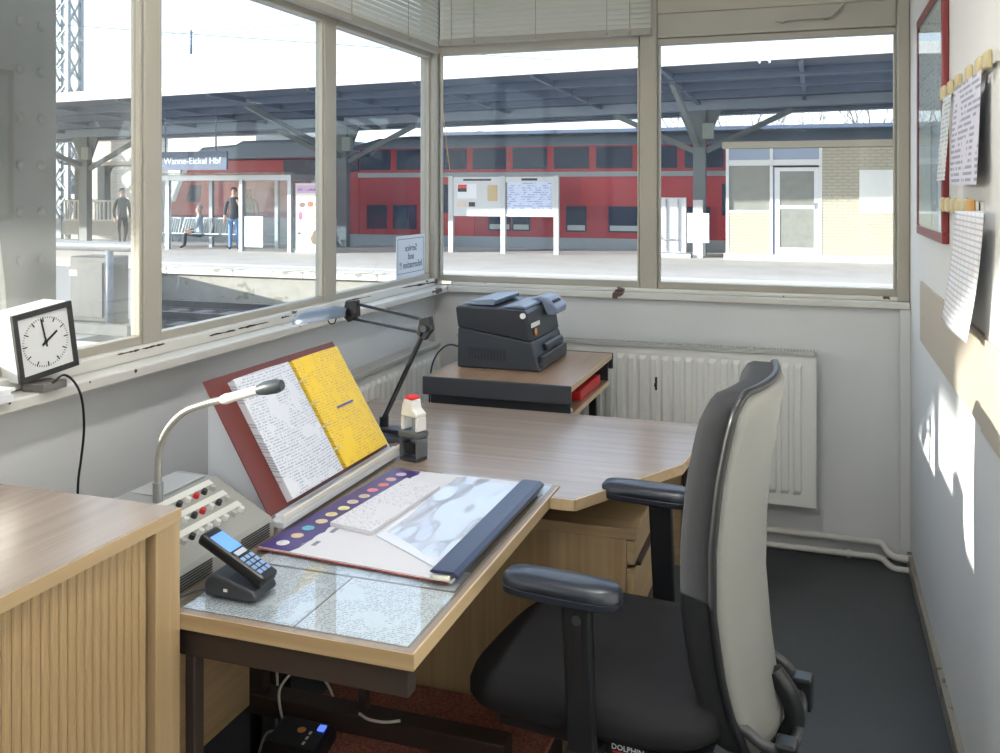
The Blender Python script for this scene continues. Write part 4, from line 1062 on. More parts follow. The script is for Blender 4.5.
# seat cushion: superellipse plan, domed, waterfall front
mb = MB(); NU = 40
def seatring(k, zf, sc):
    out = []
    for i in range(NU):
        a = 2 * PI * i / NU; e = .55
        x = .042 + .275 * sc * math.copysign(abs(math.cos(a)) ** e, math.cos(a)); y = .262 * sc * math.copysign(abs(math.sin(a)) ** e, math.sin(a))
        dip = -.022 * max(0, (x - .10) / .19) ** 2 - .010 * (abs(y) < .18) * 0
        out.append((x, y, zf + dip))
    return out
rings = [seatring(0, .424, .90), seatring(1, .430, .965), seatring(2, .446, 1.0), seatring(3, .464, 1.0), seatring(4, .480, .975), seatring(5, .489, .92), seatring(6, .493, .75), seatring(7, .491, .45), seatring(8, .489, .15)]
vs = [p for r in rings for p in r]; fs = []
for k in range(len(rings) - 1):
    for i in range(NU): fs.append((k * NU + i, k * NU + (i + 1) % NU, (k + 1) * NU + (i + 1) % NU, (k + 1) * NU + i))
fs += [list(range(NU))[::-1], [(len(rings) - 1) * NU + i for i in range(NU)]]
mb.add(vs, fs); CH(mb, 'seat', softblk, True)
mb = MB().prism([(-.20, -.235), (.20, -.235), (.24, -.19), (.24, .19), (.20, .235), (-.20, .235)], 'z', .398, .4235); CH(mb, 'seat_pan', black_m, bevel=.004)
# backrest
def prof_x(z):
    pts = [(.39, -.292), (.45, -.276), (.55, -.260), (.68, -.248), (.80, -.250), (.92, -.262), (1.02, -.278), (1.08, -.290)]
    for (z0, x0), (z1, x1) in zip(pts, pts[1:]):
        if z <= z1: return x0 + (x1 - x0) * max(0, (z - z0)) / (z1 - z0)
    return pts[-1][1]
def halfw(z):
    q = (z - .39) / .69
    w = .158 + .058 * math.sin(min(1, q * 1.25) * PI / 2) - .012 * max(0, q - .7)
    return w
def backpt(u, v, off, shr=1.0):
    """u -1..1 across, v 0..1 up"""
    zc = .39 + .69 * (.5 + (v - .5) * shr)
    yw = halfw(zc) * u * shr
    edge = max(0, abs(u) - .75) / .25
    ztop = zc - (.030 * edge ** 2 if v > .5 else -.045 * edge ** 2) * (abs(v - .5) * 2) ** 3
    x = prof_x(zc) + .036 * u * u + off
    return Vector((x, yw, ztop))
def slab(offs, nm, m, nu=18, nv=22):
    """layers: list of (offset, shrink) from back to front, closed"""
    mb = MB(); n1 = (nu + 1) * (nv + 1)
    border = [i for i in range(nu + 1)] + [j * (nu + 1) + nu for j in range(1, nv + 1)] + [nv * (nu + 1) + i for i in range(nu - 1, -1, -1)] + [j * (nu + 1) for j in range(nv - 1, 0, -1)]
    lay = [[backpt(2 * i / nu - 1, j / nv, o_, s_) for j in range(nv + 1) for i in range(nu + 1)] for o_, s_ in offs]
    quad = [(j * (nu + 1) + i, j * (nu + 1) + i + 1, (j + 1) * (nu + 1) + i + 1, (j + 1) * (nu + 1) + i) for j in range(nv) for i in range(nu)]
    vs = list(lay[0]) + list(lay[-1]); fs = [q for q in quad] + [tuple(a + n1 for a in q) for q in quad]
    rb_ = [border]
    prev = border
    base = 2 * n1
    chain = [border]
    for L in lay[1:-1]:
        ids = list(range(base, base + len(border))); base += len(border)
        vs += [L[b] for b in border]; chain.append(ids)
    chain.append([b + n1 for b in border])
    for A, B in zip(chain, chain[1:]):
        for i in range(len(border)):
            k = (i + 1) % len(border); fs.append((A[i], A[k], B[k], B[i]))
    mb.add(vs, fs); return CH(mb, nm, m, True, auto=60)
slab([(0.004, .985), (.006, 1.0), (.048, 1.0), (.060, .985), (.066, .94)], 'back_cushion', plain('cushion_black', (.008, .009, .012), .85, bump=.2, bscale=700))
slab([(-.018, .90), (-.014, .955), (-.004, .985), (.003, .985)], 'back_shell', plain('shell_grey', (.205, .205, .195), .5, var=.04))
rim = []
for i in range(-18, 19): rim.append(backpt(i / 18, 1, .004, 1.0))
for j in range(21, -1, -1): rim.append(backpt(1, j / 22, .004, 1.0))
for i in range(17, -19, -1): rim.append(backpt(i / 18, 0, .004, 1.0))
for j in range(1, 22): rim.append(backpt(-1, j / 22, .004, 1.0))
CH(MB().tube(rim + [rim[0]], .008, 8), 'rim_piping', plain('rim_black', (.012, .013, .015), .4), True)
# lumbar carrier: U arm from under the seat to the shell, adjusting handle behind
car = CH(MB().tube(bez([(-.10, 0, .385), (-.22, 0, .372), (-.30, 0, .378), (-.326, 0, .41), (-.315, 0, .46), (-.285, 0, .50)]), .020, 10), 'back_carrier', black_m, True, auto=50)
CH(MB().tube(bez([(-.228, -.150, .470), (-.262, -.155, .455), (-.298, -.150, .432), (-.328, -.09, .405), (-.334, 0, .40), (-.328, .09, .405), (-.298, .150, .432), (-.262, .155, .455), (-.228, .150, .470)]), .011, 10), 'lumbar_hoop', plain('hoop_dark', (.05, .05, .055), .35, .3), True, par=car)
for s in (-1, 1):
    CH(MB().box(-.346, -.308, s * .125 - .022, s * .125 + .022, .375, .440), 'hoop_bracket', black_m, bevel=.005, par=car)
# arms
for s in (-1, 1):
    arm = CH(MB().prism([(.035, .425), (.048, .698), (-.008, .698), (-.018, .425)], 'y', s * .292 - .012, s * .292 + .012), 'arm_post', black_m, bevel=.006)
    CH(MB().box(.006, .026, s * .292 + s * .0122, s * .292 + s * .0135, .54, .665), 'slot', plain('slot_black', (.004, .004, .005), .6), par=arm)
    CH(MB().cyl((.016, s * .3035, .668), (.016, s * .3075, .668), .009, n=12), 'lock_button', char_m, True, auto=40, par=arm)
    CH(MB().bar((.01, s * .302, .425), (.01, s * .245, .412), .06, .02, (0, 0, 1)), 'arm_bracket', black_m, bevel=.003, par=arm)
    pad = MB(); n = 32
    def ring_(hx, hy, z, cx=.050):
        return [(cx + hx * math.copysign(abs(math.cos(2 * PI * i / n)) ** .5, math.cos(2 * PI * i / n)), s * .292 + hy * math.copysign(abs(math.sin(2 * PI * i / n)) ** .7, math.sin(2 * PI * i / n)), z) for i in range(n)]
    rs = [ring_(.107, .034, .698), ring_(.114, .040, .702), ring_(.115, .041, .713), ring_(.113, .0395, .7145), ring_(.115, .041, .716), ring_(.114, .040, .728), ring_(.107, .033, .736), ring_(.06, .014, .738)]
    vs = [p for r in rs for p in r]; fs = [(k * n + i, k * n + (i + 1) % n, (k + 1) * n + (i + 1) % n, (k + 1) * n + i) for k in range(len(rs) - 1) for i in range(n)]
    fs += [list(range(n))[::-1], [(len(rs) - 1) * n + i for i in range(n)]]
    pad.add(vs, fs); CH(pad, 'arm_pad', armpad_m, True, auto=50)
# mechanism, tag, column, star base
me_ = CH(MB().prism([(-.14, .345), (.12, .345), (.15, .3975), (-.16, .3975)], 'y', -.09, .09), 'tilt_mechanism', black_m, bevel=.006)
CH(MB().cyl((.05, .09, .37), (.05, .27, .372), .006, n=8), 'lever', black_m, True, auto=50, par=me_)
tgp = MB().box(-.108, -.018, .2355, .2385, .400, .4235)
tg = CH(tgp, 'maker_tag', black_m)
tm = text_mb('DOLPHIN', .0145, .0003)
tm.v = [Vector((-.060 - p.x, .2389 + p.z, .4165 + p.y)) for p in tm.v]
CH(tm, 'lettering', plain('tag_white', (.8, .8, .82), .5), par=tg)
CH(MB().box(-.101, -.031, .2385, .2389, .4060, .4085), 'red_line', red_m, par=tg)
CH(MB().cyl((0, 0, .12), (0, 0, .345), .026, n=18), 'gas_column', black_m, True, auto=40)
CH(MB().lathe([(.035, .075), (.045, .085), (.045, .12), (.03, .13)], (0, 0, 0), 18), 'base_hub', black_m, True, auto=40)
for k in range(5):
    a = 2 * PI * k / 5 + .3; d0 = Vector((math.cos(a), math.sin(a), 0))
    lg = CH(MB().bar(d0 * .03 + Vector((0, 0, .10)), d0 * .29 + Vector((0, 0, .082)), .045, .028), 'base_leg', black_m, bevel=.006)
    c = d0 * .285; sd = Vector((-d0.y, d0.x, 0))
    CH(MB().cyl(c + sd * .024 + Vector((0, 0, .030)), c - sd * .024 + Vector((0, 0, .030)), .030, n=16).cyl(c + Vector((0, 0, .05)), c + Vector((0, 0, .075)), .008, n=8), 'castor', plain('castor_black', (.02, .02, .022), .4), True, auto=40, par=lg)

# ------------------------------------------------------------------ unseen ceiling lamps, added as fill light for the office
lum = plain('fill_tube_light', (.9, .9, .88), .5, emit=(1.0, .97, .93), es=FILL_W)
for y0, lab in ((-1.15, 'added unseen ceiling fill lamp near the rear wall'), (1.05, 'added unseen ceiling fill lamp above the desk')):
    t = thing('added_fill_lamp', lab, 'ceiling lamp', (-.45, y0 + .55, ZC - .0005), group='added ceiling fill lamps')
    MB().box(-.54, -.36, y0, y0 + 1.1, ZC - .045, ZC - .0005).build('housing', white_m, t, bevel=.004)
    for dx in (-.045, .045):
        MB().cyl((-.45 + dx, y0 + .05, ZC - .062), (-.45 + dx, y0 + 1.05, ZC - .062), .013, n=12).build('fill_tube', lum, t, smooth=True, auto=40)

# ================================================================== OUTSIDE: the station
G = -.25                                                  # platform level
asph = plain('platform_asphalt', (.52, .49, .46), .85, var=.18, scale=1.2, bump=.2, bscale=60)
conc = worn_paint('platform_concrete', (.62, .58, .50), (.26, .25, .20), .60, .85, (1, 1, 2), .22)
canopy_m = plain('canopy_underside', (.050, .074, .125), .6, var=.12, scale=1.0)  # underside and steel colours tinted bluer to imitate skylit shade
beam_m = plain('canopy_steel', (.095, .13, .20), .5, var=.1)
pale_m = plain('canopy_fascia', (.66, .66, .65), .6)
glass_o = glassy('shelter_glass', (.86, .90, .92), .05, (.7, .75, .78))
dark_glass = plain('train_window_glass', (.012, .034, .085), .12, var=.5, scale=1.5, spec=.16)
struct('platform_near', MB().box(-40, 14, -30, YR - .2, G - 1, G).box(-40, XL - .15, YR - .2, 8.3, G - 1, G).box(XL - .15, 14, YB + .15, 8.3, G - 1, G), asph, 'asphalt platform outside the office windows', 'platform')
struct('crossing_deck', MB().prism([(-13.9, 16.55), (-8.0, 9.8), (-8.0, 8.31), (-40, 8.31), (-40, 16.55)], 'z', G - .3, G - .01), plain('deck_concrete', (.25, .255, .26), .8, var=.1, scale=1.5), 'grey concrete crossing deck beside the track', 'deck')
struct('ballast_bed', MB().box(-70, 60, 8.32, 70, G - 1.3, G - .80), plain('ballast', (.11, .11, .115), .9, var=.6, scale=14, bump=.8, bscale=25), 'dark ballast bed between the platforms', 'ballast')
struct('platform_far', MB().box(-60, 45, 17.05, 25.6, G - .75, G), asph, 'asphalt of the opposite platform', 'platform')
pf_ = bpy.data.objects['platform_far']
w = MB().box(-60, 45, 16.75, 17.04, G - .79, G - .13); w.build('face_wall', worn_paint('face_concrete', (.36, .335, .28), (.22, .21, .16), .62, .85, (1, 1, 2), .25), pf_)
MB().box(-60, 45, 17.75, 17.95, G + .001, G + .006).build('white_line', plain('line_white', (.70, .68, .62), .7, var=.15, scale=3), pf_)
MB().box(-60, 45, 17.05, 17.4, G + .001, G + .004).build('edge_strip', plain('edge_strip', (.52, .49, .43), .8, var=.2, scale=2), pf_)
me = MB().box(-.835, .835, -.30, .30, -.06, .06).mesh('coping_stone', conc)
for k in range(36): inst('coping_stone', me, pf_, (-48 + 1.69 * k, 16.95, G - .058 + random.uniform(-.004, .004)))
# grass tufts along the foot of the wall
tf = MB()
for k in range(900):
    x = random.uniform(-22, -7); y = 16.70 - abs(random.gauss(0, .12)); h = random.uniform(.03, .16); a = random.uniform(0, 6.28)
    b0 = Vector((x, y, G - .80)); tf.add([b0 + Vector((.02 * math.cos(a), .02 * math.sin(a), 0)), b0 - Vector((.02 * math.cos(a), .02 * math.sin(a), 0)), b0 + Vector((random.uniform(-.05, .05), random.uniform(-.05, .05), h))], [(0, 1, 2)])
tag(tf.build('grass_tufts', plain('dry_grass', (.14, .16, .07), .9, var=.4, scale=3)), 'dry grass growing along the foot of the platform wall', 'grass', kind='stuff')
rail_steel = plain('rail_steel', (.16, .15, .15), .35, .6)
slp = MB().box(-.13, .13, -1.3, 1.3, 0, .10).mesh('sleeper', plain('sleeper_concrete', (.19, .18, .17), .9))
for yc, lab in ((11.0, 'railway track nearer to the office'), (14.9, 'railway track at the foot of the opposite platform'), (27.4, 'railway track carrying the red train')):
    t = thing('railway_track', lab, 'track', (-10, yc, G - .80))
    for dy in (-.75, .75):
        MB().box(-60, 45, yc + dy - .06, yc + dy + .06, G - .70, G - .68).box(-60, 45, yc + dy - .012, yc + dy + .012, G - .68, G - .58).box(-60, 45, yc + dy - .035, yc + dy + .035, G - .58, G - .545).build('rail', rail_steel, t)
    if yc < 20:
        for k in range(34): inst('sleeper', slp, t, (-12 + k * .62, 0, 0))

# unseen low roof added to block the sun, leaving light only below its edge
t = thing('sun_block_roof', 'added low flat roof out of view that blocks the sun', 'canopy', (-8.5, 0, G))
MB().box(-13.2, -4.0, -2.24, 2.4, 3.3, 3.52).build('roof_slab', pale_m, t)
for x in (-4.4, -8.6, -12.8):
    MB().box(x - .10, x + .10, 2.0, 2.2, G, 3.1).build('post', beam_m, t)
    MB().box(x - .07, x + .07, -2.1, 2.2, 3.101, 3.299).build('cantilever_beam', beam_m, t)
# riveted stanchion just outside the side window
t = thing('riveted_column', 'broad riveted steel column standing outside the side window', 'column', (-3.15, 2.8, G))
rvm = plain('riveted_paint', (.075, .073, .064), .6, var=.2, scale=5)
MB().box(-3.03, -3.0, 2.50, 3.045, G, 6.0).build('flange', rvm, t)
MB().box(-3.35, -3.32, 2.50, 3.045, G, 6.0).build('flange', rvm, t)
MB().box(-3.3195, -3.0305, 2.62, 2.66, G, 6.0).box(-3.3195, -3.0305, 2.89, 2.93, G, 6.0).build('web', rvm, t)
MB().box(-2.9995, -2.985, 2.70, 2.88, G, 6.0).build('cover_plate', rvm, t)
me = MB().ell((0, 0, 0), (.014, .020, .020), 10).mesh('rivet', rvm, True)
k = 0; z = .6
while z < 3.2:
    for y, x in ((2.735, -2.985), (2.845, -2.985), (2.965, -3.0)): inst('rivet', me, t, Vector((x, y, z)) - t.location)
    z += .19
MB().tube(bez([(-2.96, 2.70, .2), (-2.955, 2.74, .9), (-2.94, 2.69, 1.3), (-2.93, 2.66, 1.6)]), .012, 7).build('cable', plain('column_cable', (.35, .34, .3), .6), t, smooth=True)
# tube barrier with dark cabinet
t = thing('tube_barrier', 'grey tube barrier on short posts beyond the riveted column', 'barrier', (-8.6, 9.0, G))
MB().cyl((-11.5, 9.0, .77), (-7.62, 9.0, .77), .062, n=14).build('tube', plain('barrier_grey', (.15, .17, .20), .4), t, smooth=True, auto=40)
for x in (-10.9, -8.05): MB().cyl((x, 9.0, G), (x, 9.0, .72), .045, n=10).build('post', beam_m, t, smooth=True)
MB().box(-11.5, -7.55, 8.72, 8.82, G, G + .12).build('kerb_bar', plain('kerb_dark', (.10, .11, .12), .7), t)
t = thing('equipment_cabinet', 'dark grey equipment cabinet behind the tube barrier', 'cabinet', (-8.6, 9.35, G))
MB().box(-8.85, -8.28, 9.2, 9.6, G + .06, .62).build('body', plain('cab_dark', (.05, .058, .068), .5), t, bevel=.02)
MB().box(-8.80, -8.33, 9.185, 9.199, G + .12, .55).build('door', plain('cab_door', (.065, .075, .088), .5), t, bevel=.004)
MB().box(-8.85, -8.28, 9.2, 9.6, G, G + .0595).build('plinth', black_m, t)
MB().box(-8.84, -8.72, 9.183, 9.1845, .38, .45).build('notice', white_m, t)

# opposite canopy
SL = .016
def cz(x, z): return z + SL * (x + 3)
t = thing('platform_canopy', 'long steel canopy over the opposite platform', 'canopy', (-5, 23, G))
X0, X1 = -48, 32
def slab_x(y0, y1, za0, za1, zb0, zb1, nm, m, x0=X0, x1=X1):
    """long slab from x0 to x1, following the canopy's fall; za = z at y0 (low, high), zb = z at y1"""
    mb = MB()
    vs = []
    for x in (x0, x1):
        for y, (l, h) in ((y0, (za0, za1)), (y1, (zb0, zb1))):
            vs += [(x, y, cz(x, l)), (x, y, cz(x, h))]
    mb.add(vs, [(0, 1, 3, 2), (4, 6, 7, 5), (0, 4, 5, 1), (2, 3, 7, 6), (0, 2, 6, 4), (1, 5, 7, 3)])
    return mb.build(nm, m, t)
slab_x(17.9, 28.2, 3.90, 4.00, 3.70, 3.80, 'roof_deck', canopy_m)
slab_x(17.80, 17.899, 3.83, 4.05, 3.83, 4.05, 'fascia', pale_m)
slab_x(28.201, 28.3, 3.66, 3.84, 3.66, 3.84, 'fascia', pale_m)
for y in (19.4, 21.0, 22.6): 
    zz = 3.90 - (y - 17.9) * .0194
    slab_x(y, y + .10, zz - .16, zz - .001, zz - .16, zz - .001, 'purlin', beam_m)
slab_x(24.35, 24.65, 3.52, 3.77, 3.52, 3.765, 'girder', plain('girder_blue_grey', (.26, .32, .40), .45, var=.1))
slab_x(26.2, 26.35, 3.58, 3.73, 3.58, 3.73, 'purlin', beam_m)
for x in [-2.85 - 2.6 * k for k in range(-12, 17)]:
    mb = MB().bar((x, 17.95, cz(x, 3.84)), (x, 24.34, cz(x, 3.71)), .09, .11); mb.build('rafter', beam_m, t)
post_m = plain('canopy_post', (.15, .18, .19), .55, var=.15, scale=2)
for x in (-2.85, -13.3, -22.9, -33.5, 8.0, 18.5):
    zt_ = cz(x, 3.52)
    MB().box(x - .16, x + .16, 24.38, 24.62, G, zt_).build('post', post_m, t)
    for s in (-1, 1):
        MB().bar((x + s * .16, 24.5, zt_ - 1.05), (x + s * 2.3, 24.5, zt_ - .04), .10, .14).build('brace', post_m, t)
        MB().prism([(x + s * .16, zt_ - .9), (x + s * .55, zt_), (x + s * .16, zt_)], 'y', 24.46, 24.54).build('gusset', post_m, t)
    MB().bar((x, 24.3, zt_ - .9), (x, 19.5, cz(x, 3.72)), .10, .14).build('brace', post_m, t)
    MB().box(x + .1, x + .38, 24.2, 24.37, zt_ - .75, zt_ - .35).build('junction_box', plain('junction_green', (.30, .36, .33), .5), t)
# hanging station sign
t = thing('station_sign', 'blue station name sign hanging over the opposite platform', 'sign', (-15.7, 20.5, 2.2))
MB().box(-16.80, -14.55, 20.48, 20.56, 1.98, 2.47).build('panel', plain('sign_blue', (.030, .055, .115), .5), t)
tm = text_mb('Wanne-Eickel Hbf', .245, .003); tm.v = [Vector((-15.62 + p.x, 20.475 - p.z, 2.215 + p.y)) for p in tm.v]
tm.build('lettering', plain('sign_white', (.62, .64, .66), .5), t)
for x in (-16.5, -14.9): MB().cyl((x, 20.52, 2.47), (x, 20.52, cz(x, 3.84)), .02, n=8).build('hanger', beam_m, t)

# notice boards
t = thing('notice_board', 'double platform notice board on three pale posts', 'notice board', (-8.0, 23.5, G))
bpost = plain('board_post', (.55, .57, .58), .45)
for x in (-9.44, -7.93, -6.45): MB().box(x - .065, x + .065, 23.44, 23.56, G, 1.83).build('post', bpost, t)
for x0, x1, nm in ((-9.37, -8.0, 0), (-7.86, -6.52, 1)):
    pn = MB().box(x0, x1, 23.46, 23.54, .74, 1.80).build('panel', plain('board_grey', (.60, .61, .64), .4), t)
    if nm == 0:
        for (a, b, c, d_, m) in ((.12, .68, 1.22, 1.62, paper_m), (.14, .40, 1.50, 1.60, red_m), (.14, .40, 1.40, 1.50, ink_m), (1.0, 1.28, 1.15, 1.58, plain('tan_poster', (.55, .42, .22), .6)), (.46, .64, 1.0, 1.12, ink_m), (.12, .40, 1.0, 1.15, plain('peach_poster', (.7, .55, .45), .6)), (.3, 1.1, 1.70, 1.75, ink_m)):
            MB().box(x0 + a, x0 + b, 23.452 - (.002 if m in (red_m, ink_m) else 0), 23.4595, c, d_).build('poster', m, pn)
    else:
        MB().box(x0 + .06, x1 - .06, 23.452, 23.4595, .78, 1.66).build('timetable', printed('board_timetable', (.60, .66, .84), (.25, .32, .60), .06, .52, 0, 2, 9), pn)
        MB().box(x0 + .45, x1 - .45, 23.452, 23.4595, 1.70, 1.76).build('heading', ink_m, pn)
        MB().box(x0 + .0, x0 + .05, 23.448, 23.4595, .80, 1.66).build('hinge_bar', plain('hinge_grey', (.2, .2, .22), .5), pn)
# white box and plate at the canopy post
t = thing('ramp_box', 'white folded boarding ramp in a frame beside the canopy post', 'ramp', (-3.4, 23.5, G))
MB().box(-3.95, -3.07, 23.45, 23.62, G + .12, 1.26).build('panel', plain('ramp_white', (.66, .66, .67), .45), t, bevel=.01)
for x in (-3.90, -3.58, -3.28): MB().box(x, x + .035, 23.41, 23.449, G + .15, 1.22).build('rib', plain('ramp_rib', (.30, .30, .32), .5), t)
MB().box(-3.98, -2.95, 23.38, 23.70, G, G + .10).build('base', bpost, t)
MB().tube([(-3.86, 23.40, 1.0), (-3.85, 23.38, .35), (-3.75, 23.38, .2), (-3.3, 23.38, .2)], .02, 8).build('handle', bpost, t, smooth=True)
t = thing('white_sign_plate', 'square white plate on a low post before the canopy column', 'sign', (-2.78, 23.45, G))
MB().box(-3.04, -2.50, 23.43, 23.46, .13, .87).build('plate', plain('plate_white', (.76, .74, .72), .5), t)
MB().box(-2.90, -2.66, 23.47, 23.60, G, 1.2).build('post', plain('plate_post', (.50, .50, .50), .6), t)

# brick kiosk
t = thing('brick_kiosk', 'pale brick kiosk with white framed door on the opposite platform', 'kiosk', (.5, 24, G))
kb = bricked('kiosk_brick', (.48, .44, .33), (.44, .40, .29), (.36, .33, .26), 1.0, .24, .075)
KX0, KX1, KY = -2.06, 3.4, 23.1
frw = plain('kiosk_frame_white', (.72, .72, .72), .45)
MB().box(KX0, -1.0, KY, KY + .14, G + .15, .90).box(.13, KX1, KY, KY + .14, G + .15, 2.45).build('front_wall', kb, t)
MB().box(KX0, KX0 + .1, KY + .141, 24.3, G + .15, 2.45).build('side_wall', kb, t); MB().box(KX1 - .1, KX1, KY + .141, 24.3, G + .15, 2.45).build('side_wall', kb, t)
MB().box(KX0 + .1, KX1 - .1, 24.2, 24.3, G + .15, 2.45).build('rear_wall', kb, t)
MB().box(KX0 - .05, KX1 + .05, KY - .05, 24.31, G, G + .1495).build('plinth', plain('kiosk_plinth', (.50, .49, .50), .8), t)
MB().box(KX0 - .08, KX1 + .08, KY - .12, 24.35, 2.46, 2.62).build('roof', plain('kiosk_roof', (.40, .36, .28), .7), t)
MB().box(KX0, -1.0, KY + .03, KY + .06, 2.18, 2.455).box(-.98, .12, KY + .03, KY + .06, 2.18, 2.455).build('transom_panel', plain('transom_blue', (.30, .36, .48), .3), t)
MB().box(KX0, .13, KY + .01, KY + .10, 2.04, 2.179).build('transom_rail', frw, t)
for x in (KX0, -1.03, .09): MB().box(x, x + .07, KY - .01, KY + .009 if x > 0 else KY + .11, G + .15, 2.455).build('frame_post', frw, t)
MB().box(KX0 + .071, -1.031, KY, KY + .10, .901, .96).build('window_rail', frw, t)
wdo = MB().box(KX0 + .071, -1.031, KY + .05, KY + .06, .961, 2.039).build('window', plain('kiosk_pane', (.24, .24, .21), .15, var=.2), t)
dr = MB().box(-.92, -.80, KY + .02, KY + .06, G + .15, 1.99).box(-.02, .089, KY + .02, KY + .06, G + .15, 1.99).box(-.799, -.021, KY + .02, KY + .06, 1.90, 1.99).box(-.799, -.021, KY + .02, KY + .06, 1.0, 1.08).box(-.799, -.021, KY + .02, KY + .06, G + .15, .07).build('door', frw, t)
for z0, z1 in ((.07, 1.0), (1.08, 1.90)): MB().box(-.799, -.021, KY + .035, KY + .045, z0, z1).build('pane', plain('kiosk_pane', (.24, .24, .21), .15), dr)
MB().box(-.02, .03, KY - .01, KY + .019, 1.0, 1.15).build('handle', steel_m, dr)
MB().box(-.965, -.921, KY + .02, KY + .06, G + .15, 2.0).build('door_jamb', plain('jamb_blue', (.20, .24, .36), .4), t)
MB().box(.98, 1.78, KY - .012, KY - .001, .92, 1.92).build('blank_panel', plain('panel_white', (.74, .75, .72), .6), t)

# glass waiting shelter, seats
t = thing('waiting_shelter', 'glass waiting shelter with grey steel frame on the opposite platform', 'shelter', (-15.8, 22.5, G))
shp = plain('shelter_steel', (.46, .50, .53), .4, .3)
for x, y in ((-15.10, 21.95), (-13.55, 21.95), (-17.55, 21.95), (-18.6, 21.95), (-18.6, 23.2), (-17.0, 23.2), (-15.9, 23.2), (-14.75, 23.2), (-13.55, 23.2)):
    MB().box(x - .055, x + .055, y - .055, y + .055, G, 1.86).build('post', shp, t)
for y in (21.95, 23.2): MB().box(-18.65, -13.50, y - .045, y + .045, 1.72, 1.86).build('top_rail', shp, t)
for x in (-18.6, -13.55): MB().box(x - .045, x + .045, 22.0, 23.15, 1.72, 1.86).build('top_rail', shp, t)
MB().box(-18.75, -13.40, 21.80, 23.35, 1.861, 1.93).build('roof', glassy('shelter_roof_glass', (.7, .75, .78), .05), t)
for x0, x1 in ((-18.54, -17.06), (-16.94, -15.96), (-15.84, -14.81), (-14.69, -13.61)): MB().box(x0, x1, 23.19, 23.21, G + .1, 1.71).build('glass_panel', glass_o, t)
MB().box(-15.04, -13.61, 21.94, 21.96, G + .1, 1.71).build('glass_panel', glass_o, t)
MB().box(-15.0, -14.40, 21.93, 21.939, G + .12, .72).build('frosted_panel', plain('frosted', (.60, .68, .66), .5), t)
for x in (-18.6, -13.55): MB().box(x - .01, x + .01, 22.02, 23.14, G + .1, 1.71).build('glass_panel', glass_o, t)
t = thing('seat_row', 'row of pale wire mesh seats on a beam inside the glass shelter', 'bench', (-16.9, 22.64, G))
MB().box(-18.4, -15.4, 22.60, 22.68, .10, .16).box(-18.2, -18.1, 22.60, 22.68, G, .10).box(-15.7, -15.6, 22.60, 22.68, G, .10).build('seat_beam', plain('seat_beam', (.16, .18, .20), .5), t)
sw = plain('seat_wire', (.62, .64, .64), .4, .3)
for k in range(5):
    x = -18.1 + k * .58
    m1 = MB(); m2 = MB()
    for q in range(6):
        m1.bar((x - .22 + q * .088, 22.34, .19), (x - .22 + q * .088, 22.78, .17), .012, .012)
        m2.bar((x - .22 + q * .088, 22.78, .17), (x - .20 + q * .08, 22.95, .62), .012, .012)
    m1.bar((x - .24, 22.34, .19), (x + .24, 22.34, .19), .025, .025); m1.bar((x - .24, 22.34, .19), (x - .24, 22.78, .17), .022, .022); m1.bar((x + .24, 22.34, .19), (x + .24, 22.78, .17), .022, .022)
    m2.bar((x - .24, 22.78, .17), (x - .22, 22.95, .62), .022, .022); m2.bar((x + .24, 22.78, .17), (x + .22, 22.95, .62), .022, .022); m2.bar((x - .23, 22.95, .62), (x + .23, 22.95, .62), .025, .025)
    so = m1.build('seat', sw, t); m2.build('backrest', sw, so)
# advertising case
t = thing('poster_case', 'bright food poster in a case beside the glass shelter', 'poster', (-12.98, 22.0, G))
pcx0, pcx1 = -13.40, -12.45
MB().box(pcx0, pcx1, 21.97, 22.10, G + .05, 1.64).build('case', bpost, t)
MB().box(pcx0, pcx1, 21.95, 22.12, G, G + .049).build('foot', bpost, t)
po = MB().box(pcx0 + .04, pcx1 - .04, 21.96, 21.969, G + .08, 1.60).build('poster', plain('poster_cream', (.78, .76, .66), .5), t)
MB().box(pcx0 + .05, pcx1 - .05, 21.955, 21.9595, 1.36, 1.58).build('heading_band', plain('poster_pink', (.62, .42, .62), .5), po)
for q, (u, v, r1, r2, cc) in enumerate(((.2, 1.2, .10, .07, (.15, .10, .08)), (.48, 1.22, .10, .08, (.5, .10, .05)), (.74, 1.2, .10, .07, (.12, .2, .1)), (.14, .9, .07, .12, (.75, .1, .2)), (.45, .8, .22, .16, (.75, .70, .42)), (.76, .75, .12, .2, (.62, .62, .28)), (.60, .32, .10, .2, (.16, .10, .05)), (.42, .38, .2, .08, (.7, .35, .3)), (.5, .55, .12, .25, (.80, .72, .55)), (.1, .42, .06, .04, (.1, .12, .1)))):
    MB().ell((pcx0 + .04 + u * .9, 21.957, G + .1 + v), (r1, .003, r2), 14).build('printed_food', plain('food_%d' % q, cc, .5, var=.3, scale=9), po)
MB().box(pcx0 + .10, pcx1 - .10, 21.9535, 21.9549, 1.41, 1.53).build('heading_print', printed('poster_heading', (.62, .42, .62), (.20, .06, .20), .12, .55, 0, 2, 14), po)

